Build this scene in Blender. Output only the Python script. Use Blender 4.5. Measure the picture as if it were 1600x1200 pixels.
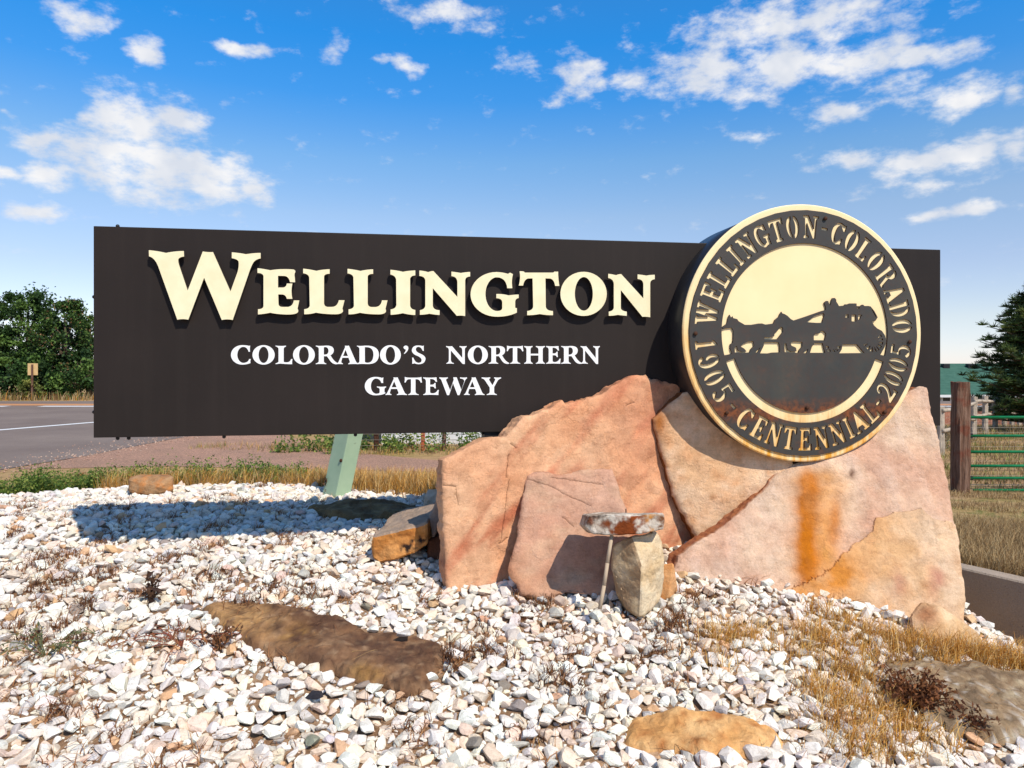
import bpy, bmesh, math, random
import numpy as np
from mathutils import Vector, Matrix, noise as mnoise
from mathutils.geometry import delaunay_2d_cdt, convex_hull_2d

for o in list(bpy.data.objects):
    bpy.data.objects.remove(o, do_unlink=True)
SC = bpy.context.scene
COL = SC.collection
RNG = np.random.default_rng(7)
random.seed(7)

# ------------------------------------------------------------------ camera
CZ, F, CX, HY = 1.21, 1100.0, 800.0, 572.0       # eye height, focal length and horizon in photo pixels
cam = bpy.data.cameras.new('camera')
cam.sensor_width = 36.0
cam.lens = 36.0 * F / 1600.0
cam.shift_y = -(600.0 - HY) / 1600.0
cam.clip_start, cam.clip_end = 0.05, 9000.0
cam_ob = bpy.data.objects.new('camera', cam)
COL.objects.link(cam_ob)
cam_ob.location = (0, 0, CZ)
cam_ob.rotation_euler = (math.radians(90), 0, 0)
SC.camera = cam_ob

# ------------------------------------------------------------------ light, sky, exposure
SUN_TRAVEL = Vector((-0.53, 0.72, -1.0)).normalized()
sun = bpy.data.lights.new('sun', 'SUN')
sun.energy = 5.0
sun.angle = math.radians(0.53)
sun.color = (1.0, 0.93, 0.81)
sun_ob = bpy.data.objects.new('sun', sun)
COL.objects.link(sun_ob)
sun_ob.location = (6, -8, 10)
sun_ob.rotation_euler = SUN_TRAVEL.to_track_quat('-Z', 'Y').to_euler()
SUN_EL = math.asin(-SUN_TRAVEL.z)
SUN_AZ = math.atan2(-SUN_TRAVEL.x, -SUN_TRAVEL.y)      # clockwise from +Y

SC.view_settings.view_transform = 'Standard'
SC.view_settings.look = 'None'
SC.view_settings.exposure = 0.0
SC.view_settings.gamma = 1.0
SC.view_settings.use_curve_mapping = False
SC.cycles.max_bounces = 4
SC.cycles.diffuse_bounces = 2
SC.cycles.transparent_max_bounces = 8


def px_dir(px, py):
    return Vector(((px - CX) / F, 1.0, -(py - HY) / F))


def build_world():
    w = bpy.data.worlds.new('World')
    SC.world = w
    w.use_nodes = True
    nt = w.node_tree
    nt.nodes.clear()
    N, L = nt.nodes.new, nt.links.new

    def math_(op, a, b=None, c=None, clamp=False):
        n = N('ShaderNodeMath'); n.operation = op; n.use_clamp = clamp
        for i, v in enumerate((a, b, c)):
            if v is None:
                continue
            if isinstance(v, (int, float)):
                n.inputs[i].default_value = v
            else:
                L(v, n.inputs[i])
        return n.outputs[0]

    sky = N('ShaderNodeTexSky')
    sky.sky_type = 'NISHITA'
    sky.sun_disc = False
    sky.sun_elevation = SUN_EL
    sky.sun_rotation = SUN_AZ
    sky.altitude = 1500
    sky.air_density = 1.0
    sky.dust_density = 0.15
    sky.ozone_density = 2.0
    tc = N('ShaderNodeTexCoord')
    nrm = N('ShaderNodeVectorMath'); nrm.operation = 'NORMALIZE'
    L(tc.outputs['Generated'], nrm.inputs[0])
    sep = N('ShaderNodeSeparateXYZ')
    L(nrm.outputs[0], sep.inputs[0])
    az = math_('ARCTAN2', sep.outputs[0], sep.outputs[1])
    el = math_('ARCSINE', sep.outputs[2])
    # deep, clean Colorado blue aloft paling to milky white at the horizon
    cr0 = N('ShaderNodeValToRGB')
    els = cr0.color_ramp.elements
    stops = [(0.0, (.80, .78, .98)), (.022, (.88, .82, .95)), (.06, (1.0, .87, .87)), (.13, (1.05, .92, .93)), (.205, (1.08, 1.05, 1.02)), (.28, (.80, 1.10, 1.20)), (.36, (.32, 1.03, 1.46)), (.43, (.18, 1.05, 1.6)), (.55, (.30, 1.08, 1.6)), (.9, (.78, .92, 1.06))]
    while len(els) < len(stops): els.new(.5)
    for e, (p, c) in zip(els, stops): e.position = p; e.color = (*[v / 1.6 for v in c], 1)
    L(el, cr0.inputs[0])
    tint = N('ShaderNodeMix'); tint.data_type = 'RGBA'; tint.blend_type = 'MULTIPLY'; tint.inputs[0].default_value = 1.0
    L(sky.outputs[0], tint.inputs[6]); L(cr0.outputs[0], tint.inputs[7])
    comb = N('ShaderNodeCombineXYZ')
    L(az, comb.inputs[0]); L(el, comb.inputs[1])
    # wobble so that no cloud keeps an elliptical rim
    wob = N('ShaderNodeTexNoise'); wob.inputs['Scale'].default_value = 13.0
    wob.inputs['Detail'].default_value = 3.0
    L(comb.outputs[0], wob.inputs['Vector'])
    ws = N('ShaderNodeVectorMath'); ws.operation = 'SUBTRACT'
    L(wob.outputs['Color'], ws.inputs[0]); ws.inputs[1].default_value = (0.5, 0.5, 0.5)
    wm = N('ShaderNodeVectorMath'); wm.operation = 'MULTIPLY_ADD'
    L(ws.outputs[0], wm.inputs[0]); wm.inputs[1].default_value = (0.07, 0.045, 0.0)
    L(comb.outputs[0], wm.inputs[2])
    P = wm.outputs[0]
    blobs = [(195, 195, 60, 40, 1), (165, 245, 85, 38, 1), (245, 255, 95, 50, 1.0), (330, 275, 90, 34, .95), (390, 288, 45, 20, .8),
             (275, 180, 42, 26, .8), (215, 300, 50, 18, .8), (300, 240, 40, 20, .7),
             (58, 213, 45, 20, .85), (72, 268, 44, 20, .9), (8, 262, 34, 11, .7), (66, 328, 54, 13, .9), (8, 172, 14, 5, .6),
             (222, 84, 30, 20, .75), (375, 74, 60, 10, .8), (525, 84, 20, 16, .65), (630, 103, 26, 11, .65), (590, 96, 18, 10, .5),
             (908, 118, 36, 24, .8), (988, 122, 44, 20, .75), (862, 155, 24, 8, .5), (800, 100, 40, 16, .45),
             (1100, 112, 80, 32, .85), (1210, 108, 100, 34, .9), (1330, 92, 110, 30, .9), (1450, 82, 100, 18, .8), (1185, 142, 50, 13, .7),
             (1410, 128, 52, 18, .75), (1495, 152, 75, 24, .8), (1590, 140, 34, 24, .7), (1312, 174, 50, 16, .8),
             (1430, 262, 80, 20, .8), (1500, 245, 90, 26, .9), (1590, 232, 50, 26, .85), (1330, 250, 66, 16, .8), (1175, 216, 46, 9, .5),
             (1485, 331, 62, 10, .85), (1460, 288, 42, 11, .7),
             (120, 30, 60, 22, .7), (700, 25, 90, 18, .6), (1250, 35, 200, 30, .8), (-160, 240, 120, 40, .9), (1800, 200, 150, 40, .9), (1760, 90, 120, 30, .8)]
    acc = None
    for (bx, by, sx, sy, wgt) in blobs:
        d = px_dir(bx, by)
        a0 = math.atan2(d.x, d.y)
        e0 = math.asin(d.normalized().z)
        k = math.cos(a0) ** 2 / F
        qx, qy = 1 / (sx * 1.25 * k), 1 / (sy * 1.3 * math.cos(a0) / F)
        m = N('ShaderNodeVectorMath'); m.operation = 'MULTIPLY_ADD'
        L(P, m.inputs[0]); m.inputs[1].default_value = (qx, qy, 0); m.inputs[2].default_value = (-a0 * qx, -e0 * qy, 0)
        ln = N('ShaderNodeVectorMath'); ln.operation = 'LENGTH'
        L(m.outputs[0], ln.inputs[0])
        v = math_('MULTIPLY_ADD', ln.outputs['Value'], -wgt, wgt * 1.32)
        acc = v if acc is None else math_('MAXIMUM', acc, v)
    # scattered clouds of the same kind all round the rest of the sky
    gn = N('ShaderNodeTexNoise'); gn.inputs['Scale'].default_value = 3.1; gn.inputs['Detail'].default_value = 2.0
    gm = N('ShaderNodeMapping'); gm.inputs['Scale'].default_value = (1.0, 2.2, 1.0)
    L(P, gm.inputs['Vector']); L(gm.outputs[0], gn.inputs['Vector'])
    gen = math_('MULTIPLY_ADD', gn.outputs['Fac'], 5.0, -2.75)
    away = math_('MAXIMUM', math_('SUBTRACT', math_('ABSOLUTE', az), 0.78), math_('SUBTRACT', el, 0.56))
    away = math_('MULTIPLY', away, 8.0, clamp=True)
    gen = math_('SUBTRACT', gen, math_('MULTIPLY', math_('SUBTRACT', 1.0, away), 3.0))
    acc = math_('MAXIMUM', acc, gen)
    acc = math_('MINIMUM', math_('MAXIMUM', acc, 0.0), 1.0)
    fb = N('ShaderNodeTexNoise'); fb.inputs['Scale'].default_value = 26.0
    fb.inputs['Detail'].default_value = 7.0; fb.inputs['Roughness'].default_value = 0.62
    mp = N('ShaderNodeMapping'); mp.inputs['Scale'].default_value = (.85, 1.6, 1.0); mp.inputs['Rotation'].default_value = (0, 0, -.22)
    L(comb.outputs[0], mp.inputs['Vector']); L(mp.outputs[0], fb.inputs['Vector'])
    dens = math_('ADD', acc, math_('MULTIPLY_ADD', fb.outputs['Fac'], 2.35, -1.33))
    mr = N('ShaderNodeMapRange'); mr.interpolation_type = 'SMOOTHSTEP'
    L(dens, mr.inputs['Value'])
    mr.inputs['From Min'].default_value = 0.02; mr.inputs['From Max'].default_value = 0.92
    fac = math_('MULTIPLY', mr.outputs[0], 0.96)
    # a little grey in the thick of the clouds
    cr = N('ShaderNodeMix'); cr.data_type = 'RGBA'
    fb2 = N('ShaderNodeTexNoise'); fb2.inputs['Scale'].default_value = 17.0; fb2.inputs['Detail'].default_value = 3.0
    L(comb.outputs[0], fb2.inputs['Vector'])
    mr2 = N('ShaderNodeMapRange'); L(fb2.outputs['Fac'], mr2.inputs['Value'])
    mr2.inputs['From Min'].default_value = 0.4; mr2.inputs['From Max'].default_value = 0.66
    L(mr2.outputs[0], cr.inputs[0])
    CLOUD_K = 1.0 / SKY_STRENGTH
    cr.inputs[6].default_value = (0.72 * CLOUD_K, 0.76 * CLOUD_K, 0.84 * CLOUD_K, 1)
    cr.inputs[7].default_value = (0.96 * CLOUD_K, 0.95 * CLOUD_K, 0.95 * CLOUD_K, 1)
    mix = N('ShaderNodeMix'); mix.data_type = 'RGBA'
    L(fac, mix.inputs[0]); gain = N('ShaderNodeVectorMath'); gain.operation = 'SCALE'; gain.inputs['Scale'].default_value = 1.6; L(tint.outputs[2], gain.inputs[0]); L(gain.outputs[0], mix.inputs[6]); L(cr.outputs[2], mix.inputs[7])
    bg = N('ShaderNodeBackground'); bg.inputs['Strength'].default_value = SKY_STRENGTH
    L(mix.outputs[2], bg.inputs['Color'])
    w.cycles.sampling_method = 'MANUAL'; w.cycles.sample_map_resolution = 512
    out = N('ShaderNodeOutputWorld'); L(bg.outputs[0], out.inputs[0])


SKY_STRENGTH = 0.15
build_world()


# ------------------------------------------------------------------ helpers
def lin(r, g, b):
    f = lambda c: (c / 255 / 12.92) if c / 255 <= 0.04045 else ((c / 255 + 0.055) / 1.055) ** 2.4
    return (f(r), f(g), f(b))


def P3(px, py, Y):
    return Vector(((px - CX) / F * Y, Y, CZ - (py - HY) / F * Y))


def sstep(a, b, x):
    t = np.clip((np.asarray(x, float) - a) / (b - a), 0, 1)
    return t * t * (3 - 2 * t)


def tag(o, label=None, cat=None, group=None, kind=None):
    if label: o['label'] = label
    if cat: o['category'] = cat
    if group: o['group'] = group
    if kind: o['kind'] = kind
    return o


def link(name, me, mat=None, parent=None, loc=None):
    o = bpy.data.objects.new(name, me)
    COL.objects.link(o)
    if mat is not None and me is not None and len(me.materials) == 0:
        me.materials.append(mat)
    if parent is not None:
        o.parent = parent
    if loc is not None:
        o.location = loc
    return o


def empty(name, loc=(0, 0, 0), rz=0.0):
    o = bpy.data.objects.new(name, None)
    COL.objects.link(o)
    o.location = loc
    o.rotation_euler = (0, 0, rz)
    o.empty_display_size = 0.2
    return o


def mesh_np(name, V, T, colors=None, smooth=False):
    """V (n,3), T (m,k) index array with k = 3 or 4"""
    V = np.ascontiguousarray(V, np.float32); T = np.ascontiguousarray(T, np.int32)
    me = bpy.data.meshes.new(name)
    m, k = T.shape
    me.vertices.add(len(V)); me.vertices.foreach_set('co', V.ravel())
    me.loops.add(m * k); me.loops.foreach_set('vertex_index', T.ravel())
    me.polygons.add(m)
    me.polygons.foreach_set('loop_start', np.arange(0, m * k, k, dtype=np.int32))
    me.polygons.foreach_set('use_smooth', np.full(m, smooth, bool))
    me.update(calc_edges=True)
    if colors is not None:
        add_col(me, colors)
    return me


def add_col(me, colors):
    a = me.attributes.new('col', 'FLOAT_COLOR', 'POINT')
    c = np.ones((len(me.vertices), 4), np.float32)
    c[:, :3] = np.asarray(colors, np.float32)[:, :3]
    a.data.foreach_set('color', c.ravel())


def bm_mesh(name, bm, smooth=False):
    me = bpy.data.meshes.new(name)
    bm.to_mesh(me); bm.free()
    for p in me.polygons: p.use_smooth = smooth
    return me


def box(bm, lo, hi, M=None):
    r = bmesh.ops.create_cube(bm, size=1.0)
    for v in r['verts']:
        v.co = Vector(((lo[i] + hi[i]) / 2 + v.co[i] * (hi[i] - lo[i])) for i in range(3))
        if M is not None: v.co = M @ v.co
    return r['verts']


def tube(bm, a, b, r0, r1=None, seg=8, cap=True):
    a, b = Vector(a), Vector(b); r1 = r0 if r1 is None else r1
    d = b - a
    M = Matrix.Translation((a + b) / 2) @ d.to_track_quat('Z', 'Y').to_matrix().to_4x4()
    bmesh.ops.create_cone(bm, cap_ends=cap, segments=seg, radius1=r0, radius2=r1, depth=d.length, matrix=M)


def bevel_all(bm, w, seg=2):
    bmesh.ops.bevel(bm, geom=list(bm.edges), offset=w, segments=seg, profile=0.6, affect='EDGES', clamp_overlap=True)


# ------------------------------------------------------------------ materials
class NM:
    def __init__(self, name):
        self.m = bpy.data.materials.new(name); self.m.use_nodes = True
        self.nt = self.m.node_tree
        self.b = self.nt.nodes['Principled BSDF']
        self.tc = self.nt.nodes.new('ShaderNodeTexCoord')

    def n(self, t): return self.nt.nodes.new(t)
    def l(self, a, b): self.nt.links.new(a, b)

    def noise(self, scale, detail=4, rough=0.55, coord='Object', vec=None, out='Fac'):
        n = self.n('ShaderNodeTexNoise')
        n.inputs['Scale'].default_value = scale; n.inputs['Detail'].default_value = detail; n.inputs['Roughness'].default_value = rough
        self.l(vec if vec is not None else self.tc.outputs[coord], n.inputs['Vector'])
        return n.outputs[out]

    def ramp(self, fac, stops):
        r = self.n('ShaderNodeValToRGB')
        els = r.color_ramp.elements
        while len(els) < len(stops): els.new(0.5)
        for e, (p, c) in zip(els, stops):
            e.position = p; e.color = (c[0], c[1], c[2], 1)
        self.l(fac, r.inputs[0])
        return r.outputs[0]

    def mix(self, fac, a, b, mode='MIX'):
        x = self.n('ShaderNodeMix'); x.data_type = 'RGBA'; x.blend_type = mode
        for i, v in ((0, fac), (6, a), (7, b)):
            if isinstance(v, (int, float)): x.inputs[i].default_value = v
            elif isinstance(v, tuple): x.inputs[i].default_value = (*v[:3], 1)
            else: self.l(v, x.inputs[i])
        return x.outputs[2]

    def maprange(self, v, a, b, c=0.0, d=1.0):
        r = self.n('ShaderNodeMapRange'); self.l(v, r.inputs[0])
        for i, q in zip((1, 2, 3, 4), (a, b, c, d)): r.inputs[i].default_value = q
        return r.outputs[0]

    def math(self, op, a, b=None, clamp=False):
        x = self.n('ShaderNodeMath'); x.operation = op; x.use_clamp = clamp
        for i, v in enumerate((a, b)):
            if v is None: continue
            if isinstance(v, (int, float)): x.inputs[i].default_value = v
            else: self.l(v, x.inputs[i])
        return x.outputs[0]

    def attr(self, name='col'):
        a = self.n('ShaderNodeAttribute'); a.attribute_name = name
        return a.outputs['Color']

    def xyz(self, coord='Object'):
        s = self.n('ShaderNodeSeparateXYZ'); self.l(self.tc.outputs[coord], s.inputs[0])
        return s.outputs

    def bump(self, h, strength=0.4, dist=0.01):
        b = self.n('ShaderNodeBump'); b.inputs['Strength'].default_value = strength; b.inputs['Distance'].default_value = dist
        self.l(h, b.inputs['Height']); self.l(b.outputs[0], self.b.inputs['Normal'])

    def done(self, color, rough=0.8, spec=0.3, metal=0.0):
        if isinstance(color, tuple): self.b.inputs['Base Color'].default_value = (*color[:3], 1)
        else: self.l(color, self.b.inputs['Base Color'])
        if isinstance(rough, (int, float)): self.b.inputs['Roughness'].default_value = rough
        else: self.l(rough, self.b.inputs['Roughness'])
        self.b.inputs['Specular IOR Level'].default_value = spec
        self.b.inputs['Metallic'].default_value = metal
        return self.m


MAT = {}


def make_mats():
    # weathered dark sign paint
    k = NM('sign_paint')
    n1 = k.noise(1.7, 6); n2 = k.noise(180, 2)
    c = k.mix(k.maprange(n1, .3, .7), lin(37, 31, 28), lin(42, 35, 32))
    c = k.mix(k.maprange(n2, .70, .78), c, lin(70, 63, 59))
    st = k.n('ShaderNodeMapping'); st.inputs['Scale'].default_value = (9, .35, 1); k.l(k.tc.outputs['Object'], st.inputs['Vector'])
    c = k.mix(k.maprange(k.noise(1.6, 5, .6, vec=st.outputs[0]), .5, .78, 0, .08), c, lin(74, 66, 60))
    c = k.mix(k.maprange(k.noise(45, 6, .75), .69, .75, 0, .35), c, lin(110, 102, 94))
    k.bump(k.noise(260, 3), .08, .002)
    MAT['sign'] = k.done(c, k.maprange(n1, .3, .7, .55, .66), .18)
    # cream letters
    k = NM('cream_paint')
    n1 = k.noise(9, 5)
    c = k.mix(k.maprange(n1, .35, .7), lin(238, 228, 190), lin(230, 217, 176))
    MAT['cream'] = k.done(c, .5, .35)
    k = NM('letter_side')
    MAT['letter_side'] = k.done(lin(70, 62, 52), .6, .3)
    k = NM('white_vinyl')
    MAT['vinyl'] = k.done((.82, .82, .81), .45, .4)
    # cream disc with rust run-off low down
    k = NM('cream_disc')
    x, y, z = k.xyz()
    st = k.n('ShaderNodeCombineXYZ'); k.l(k.math('MULTIPLY', x, 9.0), st.inputs[0]); k.l(k.math('MULTIPLY', z, 1.2), st.inputs[2])
    streak = k.noise(2.2, 4, .6, vec=st.outputs[0])
    low = k.maprange(z, -.42, -.80)
    rad = k.n('ShaderNodeVectorMath'); rad.operation = 'LENGTH'; k.l(k.tc.outputs['Object'], rad.inputs[0])
    left = k.math('MULTIPLY', k.maprange(x, -.62, -.82), k.maprange(z, .12, -.1))
    m = k.math('ADD', low, k.math('MULTIPLY', left, .7))
    m = k.math('MULTIPLY', m, k.maprange(streak, .33, .56), clamp=True)
    spots = k.maprange(k.noise(11, 5), .62, .72)
    m2 = k.math('MULTIPLY', spots, k.maprange(z, .1, -.6), clamp=True)
    c = k.mix(k.maprange(k.noise(3, 3), .3, .7), lin(246, 223, 174), lin(240, 214, 162))
    c = k.mix(m, c, lin(224, 158, 52))
    c = k.mix(k.math('MULTIPLY', m, k.maprange(streak, .60, .70), clamp=True), c, lin(150, 70, 14))
    c = k.mix(k.math('MULTIPLY', m2, .5), c, lin(190, 110, 40))
    MAT['disc'] = k.done(c, .5, .3)
    # dark plate with rust
    k = NM('dark_plate')
    x, y, z = k.xyz()
    n1 = k.noise(5.5, 7, .65); n2 = k.noise(34, 4)
    edge = k.maprange(z, -.43, -.53)
    edge = k.math('MULTIPLY', edge, k.maprange(z, -.62, -.56))
    rust = k.math('MULTIPLY', k.math('ADD', edge, .10), k.maprange(n1, .34, .50), clamp=True)
    ring = k.math('MULTIPLY', k.maprange(n1, .56, .7), k.maprange(z, .35, -.75))
    rust = k.math('ADD', rust, k.math('MULTIPLY', ring, .35), clamp=True)
    c = k.mix(k.maprange(n2, .3, .7), lin(48, 50, 48), lin(56, 57, 54))
    c = k.mix(k.maprange(k.noise(2.3, 4), .5, .75), c, lin(66, 67, 60))
    c = k.mix(rust, c, k.mix(k.maprange(n2, .35, .65), lin(124, 68, 30), lin(66, 38, 24)))
    k.bump(k.noise(120, 4), .15, .002)
    MAT['plate'] = k.done(c, .55, .4)
    k = NM('plate_edge')
    n = k.noise(14, 4)
    MAT['plate_edge'] = k.done(k.mix(k.maprange(n, .4, .6), lin(84, 46, 22), lin(48, 34, 28)), .8, .2)
    k = NM('drum_metal')
    MAT['drum'] = k.done(k.mix(k.maprange(k.noise(4, 4), .3, .7), lin(34, 33, 34), lin(42, 41, 42)), .38, .5)
    k = NM('black_steel')
    MAT['black'] = k.done(lin(26, 24, 24), .5, .4)
    # rock with vertex colours
    k = NM('sandstone')
    c = k.attr()
    n1 = k.noise(7, 8, .6); n2 = k.noise(70, 5, .7); n3 = k.noise(260, 3, .6)
    c = k.mix(1.0, c, k.ramp(n1, [(.28, (.80, .76, .74)), (.5, (1, 1, 1)), (.75, (1.12, 1.1, 1.06))]), 'MULTIPLY')
    c = k.mix(1.0, c, k.ramp(n2, [(.3, (.86, .84, .82)), (.55, (1, 1, 1)), (.8, (1.1, 1.09, 1.08))]), 'MULTIPLY')
    c = k.mix(1.0, c, k.ramp(n3, [(.3, (.9, .9, .9)), (.7, (1.06, 1.06, 1.06))]), 'MULTIPLY')
    n4 = k.noise(24, 11, .78)
    c = k.mix(1.0, c, k.ramp(n4, [(.30, (.80, .77, .74)), (.42, (.97, .96, .95)), (.56, (1.03, 1.03, 1.03)), (.72, (1.12, 1.11, 1.10))]), 'MULTIPLY')
    c = k.mix(k.maprange(k.noise(55, 6, .7), .67, .73, 0, .35), c, lin(120, 78, 54))
    st = k.n('ShaderNodeMapping'); st.inputs['Rotation'].default_value = (0.2, .5, .3); st.inputs['Scale'].default_value = (1, 1, 7)
    k.l(k.tc.outputs['Object'], st.inputs['Vector'])
    n5 = k.noise(5, 8, .7, vec=st.outputs[0])
    c = k.mix(1.0, c, k.ramp(n5, [(.33, (.93, .90, .88)), (.5, (1, 1, 1)), (.68, (1.06, 1.05, 1.04))]), 'MULTIPLY')
    # delaminated flakes: crisp-edged thin layers
    f1 = k.maprange(k.noise(4.2, 12, .62), .535, .550); f2 = k.maprange(k.noise(11, 12, .66), .545, .562); f3 = k.maprange(k.noise(2.2, 12, .58), .47, .482)
    c = k.mix(f1, c, k.mix(1.0, c, (1.07, 1.05, 1.04), 'MULTIPLY'))
    c = k.mix(f2, c, k.mix(1.0, c, (.93, .915, .90), 'MULTIPLY'))
    c = k.mix(f3, c, k.mix(1.0, c, (.965, .99, 1.02), 'MULTIPLY'))
    fl = k.math('ADD', k.math('MULTIPLY', f1, .55), k.math('ADD', k.math('MULTIPLY', f2, .4), k.math('MULTIPLY', f3, .5)))
    n4 = k.math('ADD', n4, fl)
    h = k.math('ADD', k.math('ADD', k.math('MULTIPLY', n2, .8), n4), k.math('ADD', k.math('MULTIPLY', n5, .4), k.math('MULTIPLY', n3, .5)))
    k.bump(h, .45, .014)
    MAT['rock'] = k.done(c, .88, .2)
    # gravel stones
    k = NM('marble_gravel')
    c = k.attr()
    n1 = k.noise(38, 5, .65); n2 = k.noise(150, 4, .7)
    c = k.mix(1.0, c, k.ramp(n1, [(.3, (.74, .70, .66)), (.48, (1, 1, 1)), (.75, (1.06, 1.06, 1.06))]), 'MULTIPLY')
    c = k.mix(1.0, c, k.ramp(n2, [(.3, (.85, .84, .82)), (.55, (1, 1, 1))]), 'MULTIPLY')
    k.bump(k.math('ADD', n1, n2), .5, .006)
    MAT['stone'] = k.done(c, .8, .25)
    # generic vertex colour foliage
    k = NM('foliage')
    c = k.attr()
    k.b.inputs['Subsurface Weight'].default_value = 0.0
    tr = k.n('ShaderNodeBsdfTranslucent'); k.l(c, tr.inputs[0])
    ms = k.n('ShaderNodeMixShader'); ms.inputs[0].default_value = .28
    k.done(c, .65, .25)
    k.l(k.b.outputs[0], ms.inputs[1]); k.l(tr.outputs[0], ms.inputs[2])
    k.l(ms.outputs[0], k.nt.nodes['Material Output'].inputs[0])
    MAT['leaf'] = k.m
    k = NM('bark')
    n = k.noise(14, 6, .7)
    k.bump(n, .6, .03)
    MAT['bark'] = k.done(k.mix(k.maprange(n, .35, .65), lin(62, 52, 42), lin(104, 90, 74)), .9, .1)
    # terrain
    k = NM('dry_ground')
    n1 = k.noise(.55, 7, .62); n2 = k.noise(6, 7, .7); n3 = k.noise(42, 5, .7)
    c = k.mix(k.maprange(n1, .38, .62), lin(176, 142, 108), lin(168, 140, 92))
    c = k.mix(k.maprange(n2, .5, .68), c, lin(140, 116, 78))
    c = k.mix(k.math('MULTIPLY', k.maprange(n1, .52, .6), k.maprange(n2, .48, .56)), c, lin(124, 118, 66))
    c = k.mix(1.0, c, k.ramp(n3, [(.3, (.68, .66, .62)), (.5, (1, 1, 1)), (.7, (1.2, 1.18, 1.12))]), 'MULTIPLY')
    k.bump(k.math('ADD', n3, n2), .7, .03)
    MAT['ground'] = k.done(c, .95, .1)
    k = NM('gravel_soil')
    n2 = k.noise(9, 6, .7); n3 = k.noise(90, 5, .7)
    c = k.mix(k.maprange(n2, .35, .65), lin(140, 106, 78), lin(176, 146, 118))
    c = k.mix(1.0, c, k.ramp(n3, [(.3, (.6, .58, .55)), (.55, (1, 1, 1))]), 'MULTIPLY')
    k.bump(n3, .8, .02)
    MAT['soil'] = k.done(c, .95, .1)
    k = NM('asphalt')
    n1 = k.noise(.35, 6, .6); n2 = k.noise(60, 4, .8); n3 = k.noise(4, 5, .6)
    c = k.mix(k.maprange(n1, .35, .65), lin(116, 102, 94), lin(132, 118, 108))
    c = k.mix(k.maprange(n3, .55, .7), c, lin(122, 108, 98))
    c = k.mix(1.0, c, k.ramp(n2, [(.3, (.72, .72, .72)), (.5, (1, 1, 1)), (.7, (1.25, 1.22, 1.2))]), 'MULTIPLY')
    k.bump(n2, .5, .01)
    MAT['asphalt'] = k.done(c, .9, .2)
    k = NM('road_paint_white')
    n = k.noise(7, 5, .7)
    MAT['paint_w'] = k.done(k.mix(k.maprange(n, .58, .68), (.74, .74, .72), (.35, .34, .33)), .7, .2)
    k = NM('road_paint_amber')
    n = k.noise(3, 5, .7)
    MAT['paint_y'] = k.done(k.mix(k.maprange(n, .5, .7), lin(196, 138, 92), lin(160, 120, 96)), .7, .2)
    k = NM('pink_track_gravel')
    n1 = k.noise(1.2, 6, .6); n3 = k.noise(30, 5, .8)
    c = k.mix(k.maprange(n1, .35, .65), lin(186, 146, 124), lin(170, 136, 116))
    c = k.mix(1.0, c, k.ramp(n3, [(.36, (.45, .43, .42)), (.5, (1, 1, 1)), (.64, (1.5, 1.44, 1.38))]), 'MULTIPLY')
    k.bump(n3, .9, .05)
    MAT['track'] = k.done(c, .95, .1)
    k = NM('concrete')
    n1 = k.noise(2.5, 6, .6); n2 = k.noise(28, 5, .7); n3 = k.noise(120, 3, .7)
    c = k.mix(k.maprange(n1, .3, .7), lin(176, 158, 140), lin(158, 142, 126))
    c = k.mix(k.maprange(n2, .66, .72), c, lin(92, 80, 70))
    c = k.mix(1.0, c, k.ramp(n3, [(.3, (.8, .8, .8)), (.6, (1.05, 1.05, 1.05))]), 'MULTIPLY')
    k.bump(k.math('ADD', n2, n3), .5, .01)
    MAT['concrete'] = k.done(c, .92, .15)
    k = NM('weathered_wood')
    x, y, z = k.xyz()
    st = k.n('ShaderNodeCombineXYZ')
    k.l(k.math('MULTIPLY', x, 30.0), st.inputs[0]); k.l(k.math('MULTIPLY', y, 30.0), st.inputs[1]); k.l(k.math('MULTIPLY', z, 2.0), st.inputs[2])
    g = k.noise(1.0, 6, .7, vec=st.outputs[0])
    c = k.ramp(g, [(.3, lin(52, 38, 32)), (.5, lin(112, 84, 68)), (.72, lin(150, 122, 104))])
    c = k.mix(k.math('MULTIPLY', k.maprange(k.noise(3, 4), .52, .62), .6), c, lin(112, 52, 34))
    k.bump(g, .9, .03)
    MAT['wood'] = k.done(c, .9, .15)
    k = NM('grey_wood')
    n = k.noise(6, 5, .7)
    MAT['wood_grey'] = k.done(k.mix(k.maprange(n, .35, .65), lin(150, 136, 120), lin(186, 172, 154)), .9, .1)
    k = NM('green_gate_paint')
    n = k.noise(8, 4)
    MAT['gate'] = k.done(k.mix(k.maprange(n, .4, .6), lin(14, 116, 66), lin(22, 130, 76)), .4, .45)
    k = NM('wire')
    MAT['wire'] = k.done(lin(120, 112, 102), .6, .4, .3)
    k = NM('pedestal_green')
    n = k.noise(5, 5, .65); n2 = k.noise(16, 5, .7)
    c = k.mix(k.maprange(n, .3, .7), lin(150, 176, 148), lin(166, 188, 160))
    c = k.mix(k.maprange(n2, .66, .72), c, lin(92, 86, 70))
    MAT['pedestal'] = k.done(c, .6, .3)
    k = NM('house_white')
    MAT['white_wall'] = k.done(k.mix(k.maprange(k.noise(3, 4), .3, .7), (.70, .70, .69), (.62, .62, .61)), .8, .2)
    k = NM('roof_shingle_green')
    x, y, z = k.xyz()
    n = k.noise(2.4, 6, .7)
    row = k.math('FRACT', k.math('MULTIPLY', z, 6.5))
    c = k.mix(k.maprange(n, .3, .7), lin(52, 88, 74), lin(70, 106, 90))
    c = k.mix(k.math('MULTIPLY', k.maprange(row, .0, .2, 1.0, 0.0), .45), c, lin(38, 66, 56))
    MAT['roof'] = k.done(c, .85, .2)
    k = NM('dark_glass')
    MAT['glass'] = k.done(lin(40, 48, 56), .08, .6)
    k = NM('brick_red')
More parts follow.
